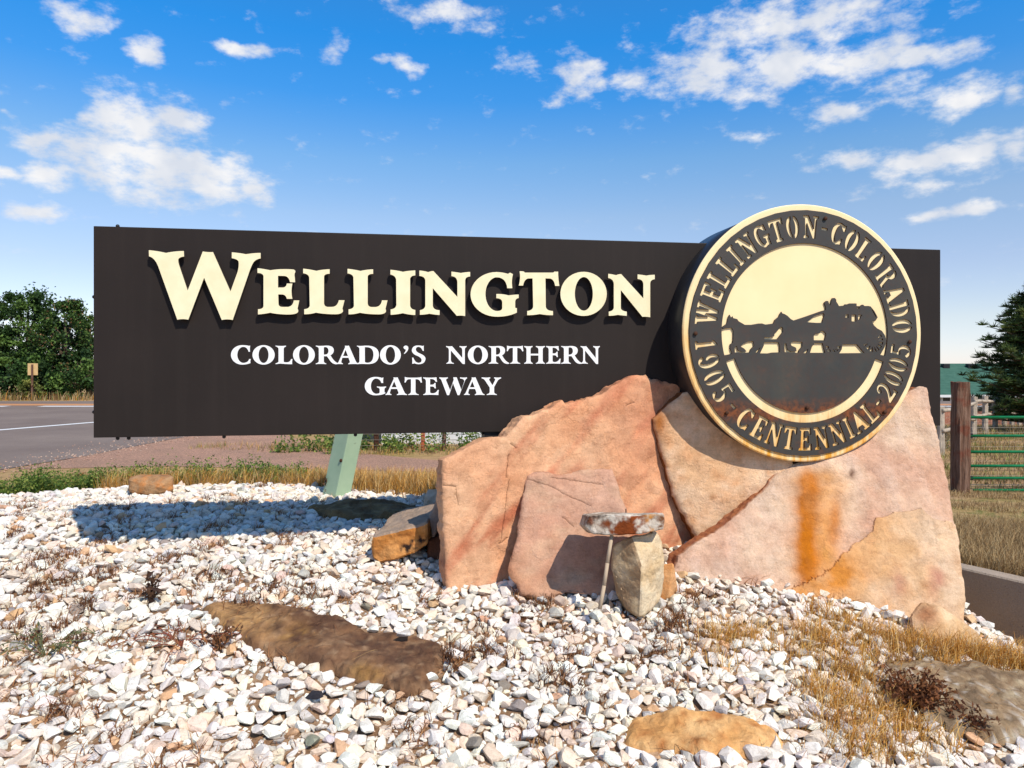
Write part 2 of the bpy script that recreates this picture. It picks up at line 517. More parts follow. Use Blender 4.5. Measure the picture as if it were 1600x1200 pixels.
    MAT['brick'] = k.done(k.mix(k.maprange(k.noise(9, 4), .4, .6), lin(160, 104, 82), lin(184, 134, 110)), .9, .1)
    k = NM('tan_sign_metal')
    MAT['tan'] = k.done(k.mix(k.maprange(k.noise(6, 3), .4, .6), lin(214, 178, 122), lin(200, 166, 114)), .5, .4)
    k = NM('orange_post')
    MAT['orange_post'] = k.done(lin(176, 96, 66), .8, .2)
    k = NM('stick_wood')
    MAT['stick'] = k.done(lin(176, 156, 132), .8, .2)
    k = NM('rusted_iron')
    MAT['rusted'] = k.done(lin(72, 46, 32), .8, .2)


make_mats()


# ------------------------------------------------------------------ terrain
def wall_x(Y):
    return 3.48 + (5.43 - np.asarray(Y, float)) * 0.5


def GH(X, Y):
    X = np.asarray(X, float); Y = np.asarray(Y, float)
    base = np.interp(Y, [-5, 0, 2, 3, 4, 4.6, 5.3, 6.3, 7.5, 8.5, 10, 12, 60],
                     [-.62, -.58, -.52, -.42, -.22, -.11, -.03, -.03, -.09, -.3, -.6, -.7, -.7])
    right = .115 * np.maximum(X - 1, 0) ** 1.25 * sstep(-1, 3, Y)
    edge = 1.15 * np.maximum(X - 2.95, 0)
    left = .07 * np.maximum(-4 - X, 0)
    mound = base - right - edge - left
    mound = np.maximum(mound, np.where(X > 2.0, -.95, -.7))
    mound = mound + .02 * np.sin(X * 2.1 + Y) * np.sin(Y * 1.7 - X * .6) * sstep(9, 7, Y)
    field = np.interp(Y, [-5, 4, 6, 9, 11, 14, 30, 60], [-.36, -.36, -.42, -.6, -.77, -.82, -.8, -.75])
    field = field - 1.75 * sstep(20, 42, Y) * sstep(5, 12, X)
    wx = wall_x(np.clip(Y, -5, 9))
    wdt = .1 + 3.0 * sstep(6.8, 9, Y)
    w = sstep(wx + .04, wx + .04 + wdt, X)
    return mound * (1 - w) + field * w


def gz(x, y): return float(GH(x, y))


def build_terrain():
    def axis(fine_lo, fine_hi, step, lo, hi):
        a = list(np.arange(fine_lo, fine_hi + 1e-6, step))
        s, v, out = step, fine_hi, []
        while v < hi:
            s *= 1.16; v += s; out.append(min(v, hi))
        s, v, out2 = step, fine_lo, []
        while v > lo:
            s *= 1.16; v -= s; out2.append(max(v, lo))
        return np.array(out2[::-1] + a + out)
    xs = axis(-7.0, 5.2, .07, -4000, 4000)
    ys = axis(1.6, 9.5, .07, -3000, 6000)
    XX, YY = np.meshgrid(xs, ys)
    ZZ = GH(XX, YY)
    V = np.stack([XX.ravel(), YY.ravel(), ZZ.ravel()], 1)
    nx, ny = len(xs), len(ys)
    i = np.arange(nx - 1)[None, :] + np.arange(ny - 1)[:, None] * nx
    T = np.stack([i, i + 1, i + 1 + nx, i + nx], -1).reshape(-1, 4)
    me = mesh_np('ground', V, T, smooth=True)
    tag(link('ground', me, MAT['ground']), 'dry brown earth and grass running out to the horizon', kind='structure')


def flat_poly(name, pts, z, mat, kind='structure', label=None):
    bm = bmesh.new()
    vs = [bm.verts.new((x, y, z)) for x, y in pts]
    bm.faces.new(vs)
    bm.normal_update()
    bmesh.ops.triangulate(bm, faces=list(bm.faces))
    bm.normal_update()
    if sum(f.normal.z for f in bm.faces) < 0:
        bmesh.ops.reverse_faces(bm, faces=list(bm.faces))
    o = link(name, bm_mesh(name, bm), mat)
    tag(o, label, kind=kind)
    return o


def strip(name, pts, width, z, mat, parent):
    """ribbon of paint along a polyline"""
    V, T = [], []
    for i, p in enumerate(pts):
        a = Vector(pts[max(i - 1, 0)]); b = Vector(pts[min(i + 1, len(pts) - 1)])
        d = (b - a).normalized(); n = Vector((-d.y, d.x)) * width / 2
        V += [(p[0] + n.x, p[1] + n.y, z), (p[0] - n.x, p[1] - n.y, z)]
        if i: T.append((2 * i - 2, 2 * i - 1, 2 * i + 1, 2 * i))
    return link(name, mesh_np(name, np.array(V), np.array(T)), mat, parent)


build_terrain()
road = flat_poly('road', [(-70, 8.2), (-14.5, 9.4), (-11.2, 10.6), (-9.5, 12.2), (-9.0, 15), (-8.9, 18), (-8.2, 22), (-6.2, 26), (-2, 29.3), (6, 30.6), (60, 31.0),
                          (60, 38.2), (-70, 38.2)], -.688, MAT['asphalt'], label='grey asphalt side road widening into the highway')
strip('edge_line', [(-19, 13.0), (-16.6, 17.6), (-15.2, 20.9), (-14.1, 23.75), (-12.4, 27.2), (-10, 30)], .30, -.683, MAT['paint_w'], road)
strip('centre_band', [(-70, 34.6), (60, 34.6)], 1.5, -.683, MAT['paint_y'], road)
x = -60.0
while x < 20:
    strip('lane_dash', [(x, 33.2), (x + 2.6, 33.2)], .62, -.682, MAT['paint_w'], road); x += 4.2
flat_poly('dirt_track', [(-8.85, 18.2), (-9.0, 15.2), (-9.2, 13.0), (-6.5, 13.4), (-3.4, 13.0), (-1.2, 12.6), (3.5, 11.9), (3.5, 13.4), (-1.2, 14.0), (-3.2, 15.3), (-5.0, 17.2), (-6.8, 20.5), (-8.3, 21.6)],
          -.692, MAT['track'], label='pinkish gravel track curving off the asphalt')

# ------------------------------------------------------------------ gravel bed
def gravel_back(X):
    return np.interp(X, [-9, -6, -4.5, -2.6, -1.6, -.9, -.2, .6, 3.2], [7.2, 7.55, 7.9, 7.85, 7.3, 6.7, 6.0, 5.4, 4.9])


def gravel_mask(X, Y):
    return (Y < gravel_back(X)) & (X < 3.12) & (Y > 1.0)


def ico(sub):
    bm = bmesh.new(); bmesh.ops.create_icosphere(bm, subdivisions=sub, radius=1.0)
    V = np.array([v.co[:] for v in bm.verts]); T = np.array([[v.index for v in f.verts] for f in bm.faces])
    bm.free(); return V, T


def stone_protos(sub, n, rng):
    V0, T0 = ico(sub); out = []
    for _ in range(n):
        V = V0.copy()
        for _ in range(rng.integers(11, 17)):
            nrm = rng.normal(size=3); nrm /= np.linalg.norm(nrm)
            d = rng.uniform(.36, .72)
            t = V @ nrm - d
            V = V - np.outer(np.where(t > 0, t, 0), nrm)
        V = V + rng.normal(size=V.shape) * .012
        s = np.array([rng.uniform(.95, 1.35), rng.uniform(.7, 1.0), rng.uniform(.5, .78)])
        V = V * s
        V /= np.abs(V[:, :2]).max()
        out.append(V)
    return out, T0


def rand_rot(rng, n, tilt):
    a = rng.uniform(0, 2 * math.pi, n); b = rng.normal(0, tilt, n); c = rng.normal(0, tilt, n)
    ca, sa, cb, sb, cc, sc_ = np.cos(a), np.sin(a), np.cos(b), np.sin(b), np.cos(c), np.sin(c)
    Z, O = np.zeros(n), np.ones(n)
    Rz = np.stack([ca, -sa, Z, sa, ca, Z, Z, Z, O], 1).reshape(n, 3, 3)
    Rx = np.stack([O, Z, Z, Z, cb, -sb, Z, sb, cb], 1).reshape(n, 3, 3)
    Ry = np.stack([cc, Z, sc_, Z, O, Z, -sc_, Z, cc], 1).reshape(n, 3, 3)
    return Rx @ Ry @ Rz


STONE_COLS = np.array([(.80, .785, .76), (.74, .735, .73), (.76, .70, .61), (.70, .585, .50), (.52, .515, .51), (.60, .40, .25), (.27, .25, .235), (.66, .66, .68), (.68, .61, .53)])
STONE_P = np.array([.44, .15, .14, .08, .05, .025, .012, .05, .06])
KEEP_OUT = []          # polygons (world XY) of rocks that lie bedded in the gravel


def in_poly(X, Y, poly):
    r = np.zeros(len(X), bool); n = len(poly); j = n - 1
    for i in range(n):
        xi, yi = poly[i]; xj, yj = poly[j]
        cond = ((yi > Y) != (yj > Y)) & (X < (xj - xi) * (Y - yi) / (yj - yi + 1e-12) + xi)
        r ^= cond; j = i
    return r


def build_gravel():
    rng = np.random.default_rng(21)
    # the bed itself
    xs = np.arange(-9, 3.13, .12); ys = np.arange(1.2, 8.0, .12)
    XX, YY = np.meshgrid(xs, ys); nx = len(xs)
    ok = gravel_mask(XX.ravel() + 0.0, YY.ravel())
    V = np.stack([XX.ravel(), YY.ravel(), GH(XX, YY).ravel() + .006], 1)
    i = np.arange(nx - 1)[None, :] + np.arange(len(ys) - 1)[:, None] * nx
    T = np.stack([i, i + 1, i + 1 + nx, i + nx], -1).reshape(-1, 4)
    T = T[ok[T].all(1)]
    used = np.unique(T); remap = -np.ones(len(V), int); remap[used] = np.arange(len(used))
    bed = link('gravel_bed', mesh_np('gravel_bed', V[used], remap[T], smooth=True), MAT['soil'])
    tag(bed, 'bed of broken white marble gravel in front of the sign', kind='structure')
    # stones
    N = 330000
    Y = rng.uniform(1.9, 8.0, N); X = rng.uniform(-6.6, 3.15, N)
    vis = (np.abs(X) < .80 * Y + .25)
    m = gravel_mask(X, Y) & vis
    # thinner towards the ragged back rim and the left verge, and where golden grass takes over at right
    rim = sstep(0, .55, gravel_back(X) - Y)
    thin = .25 + .75 * rim
    thin *= 1 - .45 * sstep(1.3, 2.4, X) * sstep(4.6, 3.6, Y) * sstep(2.6, 3.1, Y)
    thin *= 1 - .6 * sstep(-3.2, -4.4, X) * sstep(5.6, 6.8, Y)
    m &= rng.uniform(size=N) < thin
    for poly in KEEP_OUT:
        m &= ~in_poly(X, Y, poly)
    X, Y = X[m], Y[m]
    size = np.clip(rng.lognormal(math.log(.0186), .48, len(X)), .0075, .055)     # half-length
    # thin out so that coverage stays about even
    order = np.argsort(-size); X, Y, size = X[order], Y[order], size[order]
    cell = {}
    keep = np.zeros(len(X), bool)
    for k in range(len(X)):
        r = size[k] * .92
        ci, cj = math.floor(X[k] / .062), math.floor(Y[k] / .062)
        good = True
        for di in (-1, 0, 1):
            for dj in (-1, 0, 1):
                for q in cell.get((ci + di, cj + dj), ()):
                    d2 = (X[k] - X[q]) ** 2 + (Y[k] - Y[q]) ** 2
                    if d2 < (.58 * (r + size[q] * .92)) ** 2:
                        good = False; break
                if not good: break
            if not good: break
        if good:
            keep[k] = True; cell.setdefault((ci, cj), []).append(k)
    X, Y, size = X[keep], Y[keep], size[keep]
    n = len(X)
    Z = GH(X, Y) + size * rng.uniform(.18, .55, n)
    R = rand_rot(rng, n, .34)
    ci = rng.choice(len(STONE_COLS), n, p=STONE_P / STONE_P.sum())
    C = STONE_COLS[ci] * rng.uniform(.88, 1.13, (n, 1)) + rng.normal(0, .012, (n, 3))
    C = np.clip(C * np.array([1.05, .965, .87]), .05, .84)
    # the largest in the picture become stones of their own, the rest one mass
    app = size / Y
    inframe = (np.abs(X) < .70 * Y) & ((CZ - Z) / Y < .54)
    idx = np.argsort(-(app * inframe))[:300]
    big = np.zeros(n, bool); big[idx] = True
    P2, T2 = stone_protos(2, 8, rng)
    pm = []
    for V in P2:
        pm.append(V)
    for q, k in enumerate(idx):
        V = pm[q % 8] @ R[k].T * size[k]
        me = mesh_np('stone', V, T2, colors=np.tile(C[k], (len(V), 1)))
        if q % 8 != 99:
            pass
        link('stone', me, MAT['stone'], bed, (X[k], Y[k], Z[k]))
    VV, TT, CC, off = [], [], [], 0
    for sub, sel in ((2, (~big) & (Y < 3.3) & (size > .02)), (1, (~big) & ~((Y < 3.3) & (size > .02)))):
        PR, T0 = stone_protos(sub, 24, rng)
        PR = np.array(PR)
        ids = np.where(sel)[0]
        if len(ids) == 0: continue
        V = PR[rng.integers(0, 24, len(ids))] * size[ids][:, None, None]
        V = np.einsum('nvk,njk->nvj', V, R[ids]) + np.stack([X[ids], Y[ids], Z[ids]], 1)[:, None, :]
        nv = V.shape[1]
        VV.append(V.reshape(-1, 3))
        TT.append((T0[None] + (np.arange(len(ids)) * nv)[:, None, None]).reshape(-1, 3) + off)
        CC.append(np.repeat(C[ids], nv, 0)); off += len(ids) * nv
    g = link('gravel', mesh_np('gravel', np.concatenate(VV), np.concatenate(TT), np.concatenate(CC)), MAT['stone'], bed)
    g['kind'] = 'stuff'
    print('gravel stones', n, 'tris', sum(len(t) for t in TT))
    return bed


# ------------------------------------------------------------------ rocks
def fract(p, sc, octv=4, seed=0.0):
    return mnoise.fractal(Vector((p[0] * sc + seed, p[1] * sc - seed * .7, p[2] * sc + seed * 1.3)), .9, 2.1, octv)


class Plane:
    """Y = a + b X + c Z"""
    def __init__(self, a, b, c):
        self.a, self.b, self.c = a, b, c
        self.n = Vector((b, -1, c)).normalized()
        self.u = Vector((1, b, 0)).normalized()
        self.v = self.n.cross(self.u).normalized()
        self.o = Vector((0, a, 0))

    def hit(self, px, py, off=0.0):
        d = px_dir(px, py); o = Vector((0, 0, CZ))
        p0 = self.o + self.n * off
        t = (p0 - o).dot(self.n) / d.dot(self.n)
        return o + d * t

    def uv(self, p):
        q = p - self.o
        return (q.dot(self.u), q.dot(self.v))

    def at(self, u, v, h=0.0):
        return self.o + self.u * u + self.v * v + self.n * h


def to_px(p):
    return (CX + F * p.x / p.y, HY + F * (CZ - p.z) / p.y)


def poly_dist(p, poly):
    best = 1e9
    for i in range(len(poly)):
        a = poly[i - 1]; b = poly[i]
        dx, dy = b[0] - a[0], b[1] - a[1]
        t = max(0, min(1, ((p[0] - a[0]) * dx + (p[1] - a[1]) * dy) / (dx * dx + dy * dy + 1e-12)))
        q = (a[0] + t * dx - p[0], a[1] + t * dy - p[1])
        d = q[0] * q[0] + q[1] * q[1]
        if d < best: best = d
    return math.sqrt(best)


def inside(p, poly):
    r = False; j = len(poly) - 1
    for i in range(len(poly)):
        if (poly[i][1] > p[1]) != (poly[j][1] > p[1]) and p[0] < (poly[j][0] - poly[i][0]) * (p[1] - poly[i][1]) / (poly[j][1] - poly[i][1]) + poly[i][0]:
            r = not r
        j = i
    return r


def slab(name, label, plane, outline, thick, colf, step=.02, jag=.008, relief=.010, cracks=(), spall=None, seed=1.0, back_shift=(0, 0), edge_col=None, group=None, cat='rock', gain=(.925, .885, .855)):
    """a broken stone slab: outline in photo pixels on its own leaning plane, real thickness behind it"""
    rng = random.Random(int(seed * 100))
    ring = [plane.uv(plane.hit(x, y)) for x, y in outline]
    poly = []
    for i in range(len(ring)):
        a, b = Vector(ring[i]), Vector(ring[(i + 1) % len(ring)])
        L = (b - a).length; k = max(1, int(L / step))
        nn = Vector((-(b - a).y, (b - a).x)).normalized()
        for j in range(k):
            p = a.lerp(b, j / k)
            p = p + nn * (fract((p.x, p.y, 0), 9, 3, seed) * jag + fract((p.x, p.y, 0), 34, 2, seed + 3) * jag * .5)
            poly.append((p.x, p.y))
    npoly = len(poly)
    pts = list(poly); edges = [(i, (i + 1) % npoly) for i in range(npoly)]
    flags = {}
    for cr in cracks:
        prev = None
        cpts = [Vector(plane.uv(plane.hit(x, y))) for x, y in cr]
        for i in range(len(cpts) - 1):
            k = max(1, int((cpts[i + 1] - cpts[i]).length / .010))
            for j in range(k):
                p = cpts[i].lerp(cpts[i + 1], j / k)
                p = p + Vector((fract((p.x, p.y, 1), 25, 2, seed), fract((p.x, p.y, 5), 25, 2, seed))) * .006
                dirn = (cpts[i + 1] - cpts[i]).normalized(); nq = Vector((-dirn.y, dirn.x)) * .0045
                for q in (p + nq, p - nq):
                    if inside(q, poly): pts.append((q.x, q.y))
                flags[len(pts)] = 'crack'
                if prev is not None: edges.append((prev, len(pts)))
                prev = len(pts); pts.append((p.x, p.y))
    spoly = None
    if spall:
        spoly = [plane.uv(plane.hit(x, y)) for x, y in spall]
        sp = []
        for i in range(len(spoly)):
            a, b = Vector(spoly[i]), Vector(spoly[(i + 1) % len(spoly)])
            k = max(1, int((b - a).length / .014)); nn = Vector((-(b - a).y, (b - a).x)).normalized()
            for j in range(k):
                p = a.lerp(b, j / k); p = p + nn * (fract((p.x, p.y, 2), 16, 3, seed) * .012)
                sp.append((p.x, p.y))
        spoly = sp
        cx = sum(p[0] for p in sp) / len(sp); cy = sum(p[1] for p in sp) / len(sp)
        for p in sp:
            d = Vector((p[0] - cx, p[1] - cy)).normalized() * .004
            for q, fl in (((p[0] + d.x, p[1] + d.y), 'out'), ((p[0] - d.x, p[1] - d.y), 'in')):
                if inside(q, poly) and poly_dist(q, poly) > .006:
                    flags[len(pts)] = fl; pts.append(q)
    us = [p[0] for p in poly]; vs = [p[1] for p in poly]
    u = min(us)
    while u < max(us):
        v = min(vs)
        while v < max(vs):
            q = (u + rng.uniform(-.35, .35) * step, v + rng.uniform(-.35, .35) * step)
            if inside(q, poly) and poly_dist(q, poly) > step * .55:
                pts.append(q)
            v += step
        u += step
    r = delaunay_2d_cdt([Vector(p) for p in pts], edges, [list(range(npoly))], 1, 1e-6)
    ov, of, oi = r[0], r[2], r[3]
    V, C, H = [], [], []
    for k, p in enumerate(ov):
        src = oi[k][0] if oi[k] else -1
        d = poly_dist(p, poly)
        h = fract((p.x, p.y, 0), 1.7, 5, seed) * relief * 1.6 + fract((p.x, p.y, 3), 7, 4, seed) * relief * .7
        e = max(0.0, 1 - d / .03)
        h -= e * e * .012
        fl = flags.get(src)
        ins = spoly is not None and (fl == 'in' or (fl != 'out' and inside(p, spoly)))
        if ins: h += .014 + fract((p.x, p.y, 9), 3, 4, seed) * .006
        if fl == 'crack': h -= .008
        w = plane.at(p.x, p.y, h)
        qx, qy = to_px(plane.at(p.x, p.y))
        c = colf(qx, qy, p, ins)
        c = tuple(x * g for x, g in zip(c, gain))
        if fl == 'crack': c = tuple(x * .42 for x in c)
        V.append(w); C.append(c)
    nF = len(V)
    faces = [tuple(f) for f in of]
    rim = [None] * npoly
    for k, srcs in enumerate(oi):
        for s in srcs:
            if s < npoly: rim[s] = k
    rim = [x for x in rim if x is not None]
    m = len(rim); prev = rim
    ec = edge_col or (lambda c, t: tuple(x * (.92 + .16 * t) for x in c))
    cen = Vector((sum(us) / len(us), sum(vs) / len(vs)))
    for layer in range(1, 5):
        t = layer / 4
        cur = []
        for i, k in enumerate(rim):
            p = Vector(poly[i]); q = p + (cen - p).normalized() * (fract((p.x, p.y, layer * 3.1), 12, 3, seed) * .016 + (.010 * t))
            q = q + Vector(back_shift) * t
            cur.append(len(V)); V.append(plane.at(q.x, q.y, -thick * t - .004)); C.append(ec(C[k], rng.random()))
        for i in range(m):
            j = (i + 1) % m
            faces.append((prev[i], cur[i], cur[j], prev[j]))
        prev = cur
    faces.append(tuple(prev))
    base = Vector((sum(p.x for p in V) / len(V), sum(p.y for p in V) / len(V), min(p.z for p in V)))
    me = bpy.data.meshes.new(name)
    me.from_pydata([tuple(p - base) for p in V], [], faces)
    me.update()
    bm = bmesh.new(); bm.from_mesh(me); bmesh.ops.recalc_face_normals(bm, faces=list(bm.faces)); bm.to_mesh(me); bm.free()
    add_col(me, np.array(C))
    for i, p in enumerate(me.polygons): p.use_smooth = i < len(of) and not spall
    o = link(name, me, MAT['rock'], None, base)
    tag(o, label, cat, group)
    return o


def build_grit():
    """loose stones spilled along the broken edge of the asphalt"""
    rng = np.random.default_rng(3); PR, T0 = stone_protos(1, 12, rng); PR = np.array(PR); n = 1500
    t = rng.uniform(0, 1, n); Y = 9.0 + 12.5 * t; X = np.interp(Y, [9, 10.6, 12.2, 15, 18, 22], [-13, -11.2, -9.5, -9, -8.9, -8.2]) + rng.normal(0, .42, n) - np.abs(rng.normal(0, .5, n)) * (rng.random(n) < .4)
    sz = rng.uniform(.006, .024, n); Z = np.maximum(GH(X, Y), -.69) + sz * .3
    V = PR[rng.integers(0, 12, n)] * sz[:, None, None]; V = np.einsum('nvk,njk->nvj', V, rand_rot(rng, n, .4)) + np.stack([X, Y, Z], 1)[:, None]
    c = np.array([lin(190, 150, 128), lin(178, 146, 126), lin(200, 172, 152), lin(150, 120, 104)])[rng.integers(0, 4, n)]; nv = V.shape[1]
    me = mesh_np('loose_grit', V.reshape(-1, 3), (T0[None] + (np.arange(n) * nv)[:, None, None]).reshape(-1, 3), np.repeat(c, nv, 0))
    tag(link('loose_grit', me, MAT['stone']), 'loose pinkish grit spilled along the asphalt edge', 'grit', kind='stuff')


def hull_rock(name, label, pts, colf, cuts=4, rough=.010, seed=1.0, cat='rock', parent=None, smooth=False, mat=None, tag_it=True, fine=30):
    """broken stone from its corner points: hull, split finely and weathered"""
    bm = bmesh.new()
    for p in pts: bm.verts.new(p)
    r = bmesh.ops.convex_hull(bm, input=list(bm.verts))
    junk = [e for e in r['geom_interior'] if isinstance(e, bmesh.types.BMVert)]
    bmesh.ops.delete(bm, geom=junk, context='VERTS')
    bmesh.ops.dissolve_limit(bm, angle_limit=.12, verts=list(bm.verts), edges=list(bm.edges))
    ext = max((v.co - w.co).length for v in bm.verts for w in bm.verts)
    bm.normal_update()
    bmesh.ops.bevel(bm, geom=list(bm.edges), offset=ext * .018, segments=1, affect='EDGES', clamp_overlap=True)
    bm.normal_update()
    bmesh.ops.triangulate(bm, faces=list(bm.faces))
    for _ in range(cuts):
        es = [e for e in bm.edges if e.calc_length() > ext / fine]
        if not es: break
        bmesh.ops.subdivide_edges(bm, edges=es, cuts=1)
        bmesh.ops.triangulate(bm, faces=list(bm.faces))
    bm.normal_update()
    cols = []
    for v in bm.verts:
        n = fract(v.co, 3.2, 4, seed) * 1.2 + fract(v.co, 12, 4, seed + 5) * .7
        cols.append(colf(v.co.copy(), v.normal.copy()))
        v.co += v.normal * n * rough
    bmesh.ops.recalc_face_normals(bm, faces=list(bm.faces))
    base = Vector((sum(v.co.x for v in bm.verts) / len(bm.verts), sum(v.co.y for v in bm.verts) / len(bm.verts), min(v.co.z for v in bm.verts)))
    for v in bm.verts: v.co -= base
    me = bm_mesh(name, bm, smooth)
    add_col(me, np.array(cols))
    o = link(name, me, mat or MAT['rock'], parent, base)
    if tag_it: tag(o, label, cat)
    return o


def mixc(a, b, t):
    t = max(0.0, min(1.0, t))
    return tuple(a[i] * (1 - t) + b[i] * t for i in range(3))


def bell(x, c, w):
    return math.exp(-((x - c) / w) ** 2)


ROSE, PEACH, ORANGE, TAN, PALE = lin(214, 158, 138), lin(224, 162, 122), lin(216, 130, 58), lin(220, 178, 134), lin(228, 196, 170)


def build_big_slabs():
    def ca(x, y, p, ins):
        n = fract((p.x, p.y, 0), 2.3, 5, 4.0); s = fract((p.x * .7 + p.y * .8, (p.y - p.x) * 4, 0), 1.6, 4, 8.0)
        c = mixc(lin(222, 164, 124), lin(226, 180, 142), .5 + n)
        c = mixc(c, lin(196, 120, 88), max(0, s) * 1.1)
        c = mixc(c, lin(206, 142, 112), bell(x, 1010, 60) * bell(y, 640, 60) * .5)
        return mixc(c, lin(190, 110, 76), bell(y, 840, 40) * max(0, s + .2) * .9)
    A = Plane(4.4435, .3835, .0874)
    slab('sandstone_slab', 'largest upright peach sandstone slab, behind the pedestal stones and under the dark panel', A,
         [(701, 932), (696, 857), (690, 770), (692, 719), (750, 690), (762, 683), (789, 681), (815, 654), (838, 645), (862, 635), (878, 626), (884, 632), (904, 626), (939, 616), (965, 600), (988, 588), (1011, 585), (1020, 593), (1048, 597), (1081, 603), (1115, 640), (1120, 760), (1104, 860), (1060, 910), (960, 960), (850, 950)],
         .17, ca, .020, .014, .014, cracks=[[(793, 712), (791, 748)], [(795, 750), (783, 848), (795, 838)], [(692, 758), (714, 760)], [(712, 765), (717, 790)], [(796, 693), (806, 702)], [(980, 632), (992, 628)]], seed=2.0)

    def cb(x, y, p, ins):
        n = fract((p.x, p.y, 0), 3, 5, 14.0); s = fract((p.x * 2.2 + p.y * 1.2, (p.y - p.x * .3) * 5, 0), 1.5, 4, 3.0)
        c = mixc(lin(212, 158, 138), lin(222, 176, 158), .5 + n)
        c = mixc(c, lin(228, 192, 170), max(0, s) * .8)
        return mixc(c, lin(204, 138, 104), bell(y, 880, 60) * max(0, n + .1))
    B = Plane(4.17 - .1 * .19 + .5 * .17, .10, .50)
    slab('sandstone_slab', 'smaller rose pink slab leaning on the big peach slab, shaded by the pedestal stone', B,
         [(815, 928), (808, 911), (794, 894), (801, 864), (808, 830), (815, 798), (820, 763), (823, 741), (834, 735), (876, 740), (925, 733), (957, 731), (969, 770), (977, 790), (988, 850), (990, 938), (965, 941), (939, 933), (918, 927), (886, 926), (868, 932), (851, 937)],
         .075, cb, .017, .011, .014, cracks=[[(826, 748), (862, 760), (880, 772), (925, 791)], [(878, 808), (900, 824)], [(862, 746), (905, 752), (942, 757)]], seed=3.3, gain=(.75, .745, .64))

    def cc(x, y, p, ins):
        n = fract((p.x, p.y, 0), 4, 5, 24.0); s = fract((p.x, p.y, 4), 11, 4, 3.0)
        c = mixc(lin(222, 178, 134), lin(228, 194, 158), .5 + n * 1.2)
        c = mixc(c, lin(214, 158, 110), max(0, s) * .9)
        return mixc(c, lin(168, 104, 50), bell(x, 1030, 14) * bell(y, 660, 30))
    Cc = Plane(4.81, 0.0, .05)
    slab('sandstone_slab', 'tan rounded slab leaning behind the medallion with a dark shadow along its left edge', Cc,
         [(1068, 614), (1052, 628), (1035, 642), (1022, 655), (1024, 670), (1029, 690), (1037, 716), (1048, 757), (1056, 780), (1064, 800), (1078, 820), (1092, 846), (1110, 880), (1160, 905), (1225, 850), (1240, 730), (1225, 600), (1120, 590), (1090, 612)],
         .13, cc, .019, .008, .008, seed=4.1, back_shift=(-.03, .005), gain=(1.0, .99, 1.0),
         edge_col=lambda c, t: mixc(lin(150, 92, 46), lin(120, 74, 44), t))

    def cd(x, y, p, ins):
        n = fract((p.x, p.y, 0), 2.6, 5, 34.0); s = fract((p.x * 3.2, p.y * .8, 0), 2.0, 4, 11.0); f = fract((p.x, p.y, 7), 6, 4, 2.0)
        c = mixc(lin(212, 164, 142), lin(224, 188, 166), .5 + n * 1.1)
        c = mixc(c, lin(228, 196, 182), max(0, s) * .7)
        if ins:
            c = mixc(lin(224, 172, 128), lin(228, 190, 162), .5 + n)
            o = max(0, min(1, (1400 - x) / 150)) * (.75 + .5 * f)
            c = mixc(c, lin(214, 136, 60), o + max(0, f) * .6 * bell(y, 930, 60))
            c = mixc(c, lin(190, 128, 112), (bell(x, 1358, 9) * bell(y, 880, 26) + bell(x, 1402, 12) * bell(y, 905, 24) + bell(x, 1462, 14) * bell(y, 905, 30)) * .55 * max(0, .6 + f * 2))
        else:
            wob = fract((p.x * .5, p.y * 2.2, 0), 3, 3, 6.0) * 9
            t = max(0, min(1, (y - 722) / 26))
            core = bell(x + wob, 1261, 8 + 9 * t) * t
            halo = bell(x + wob, 1276, 24 + 12 * t) * t
            c = mixc(c, lin(222, 150, 74), min(.85, halo * 1.0) * (.8 + .4 * f))
            c = mixc(c, lin(196, 108, 12), min(.97, core * 1.3) * (.85 + .35 * s))
            c = mixc(c, lin(196, 112, 36), bell(x + wob, 1305, 9) * bell(y, 815, 36) * .8)
            c = mixc(c, lin(90, 44, 28), bell(x, 1330, 3.5) * bell(y, 741, 7))
        return c
    D = Plane(4.40 + .56 * .25, 0.0, .56)
    slab('sandstone_slab', 'wide rose slab with an orange rust streak, leaning under the round medallion', D,
         [(1056, 908), (1053, 893), (1060, 868), (1090, 848), (1130, 823), (1162, 796), (1192, 768), (1216, 742), (1240, 726), (1300, 690), (1370, 640), (1415, 614), (1437, 602), (1448, 606), (1456, 640), (1466, 680), (1476, 730), (1486, 780), (1496, 840), (1505, 905), (1508, 940), (1506, 978), (1470, 985), (1420, 975), (1330, 955), (1230, 938), (1150, 922), (1100, 912)],
         .12, cd, .0185, .010, .012, spall=[(1226, 936), (1242, 918), (1285, 898), (1306, 880), (1316, 866), (1338, 848), (1362, 832), (1366, 810), (1392, 803), (1425, 798), (1438, 796), (1456, 812), (1486, 818), (1496, 822), (1530, 850), (1530, 1010), (1420, 985), (1330, 958)], seed=5.2, gain=(.87, .92, .85), back_shift=(-.035, .045),
         edge_col=lambda c, t: mixc(lin(178, 116, 74), lin(150, 92, 66), t))


def two(a, b, sc, seed, third=None, k3=.6):
    def f(p, n):
        t = .5 + fract(p, sc, 5, seed) * 1.3
        c = mixc(a, b, t)
        if third is not None: c = mixc(c, third, max(0, fract(p, sc * 2.3, 4, seed + 7)) * k3 * 2)
        return c
    return f


def at_ground(px, py):
    """where the sight line of a photo pixel meets the terrain"""
    d = px_dir(px, py); t = 1.5
    while t < 60:
        if CZ + d.z * t < gz(d.x * t, t): break
        t += .01
    return Vector((d.x * t, t, gz(d.x * t, t)))


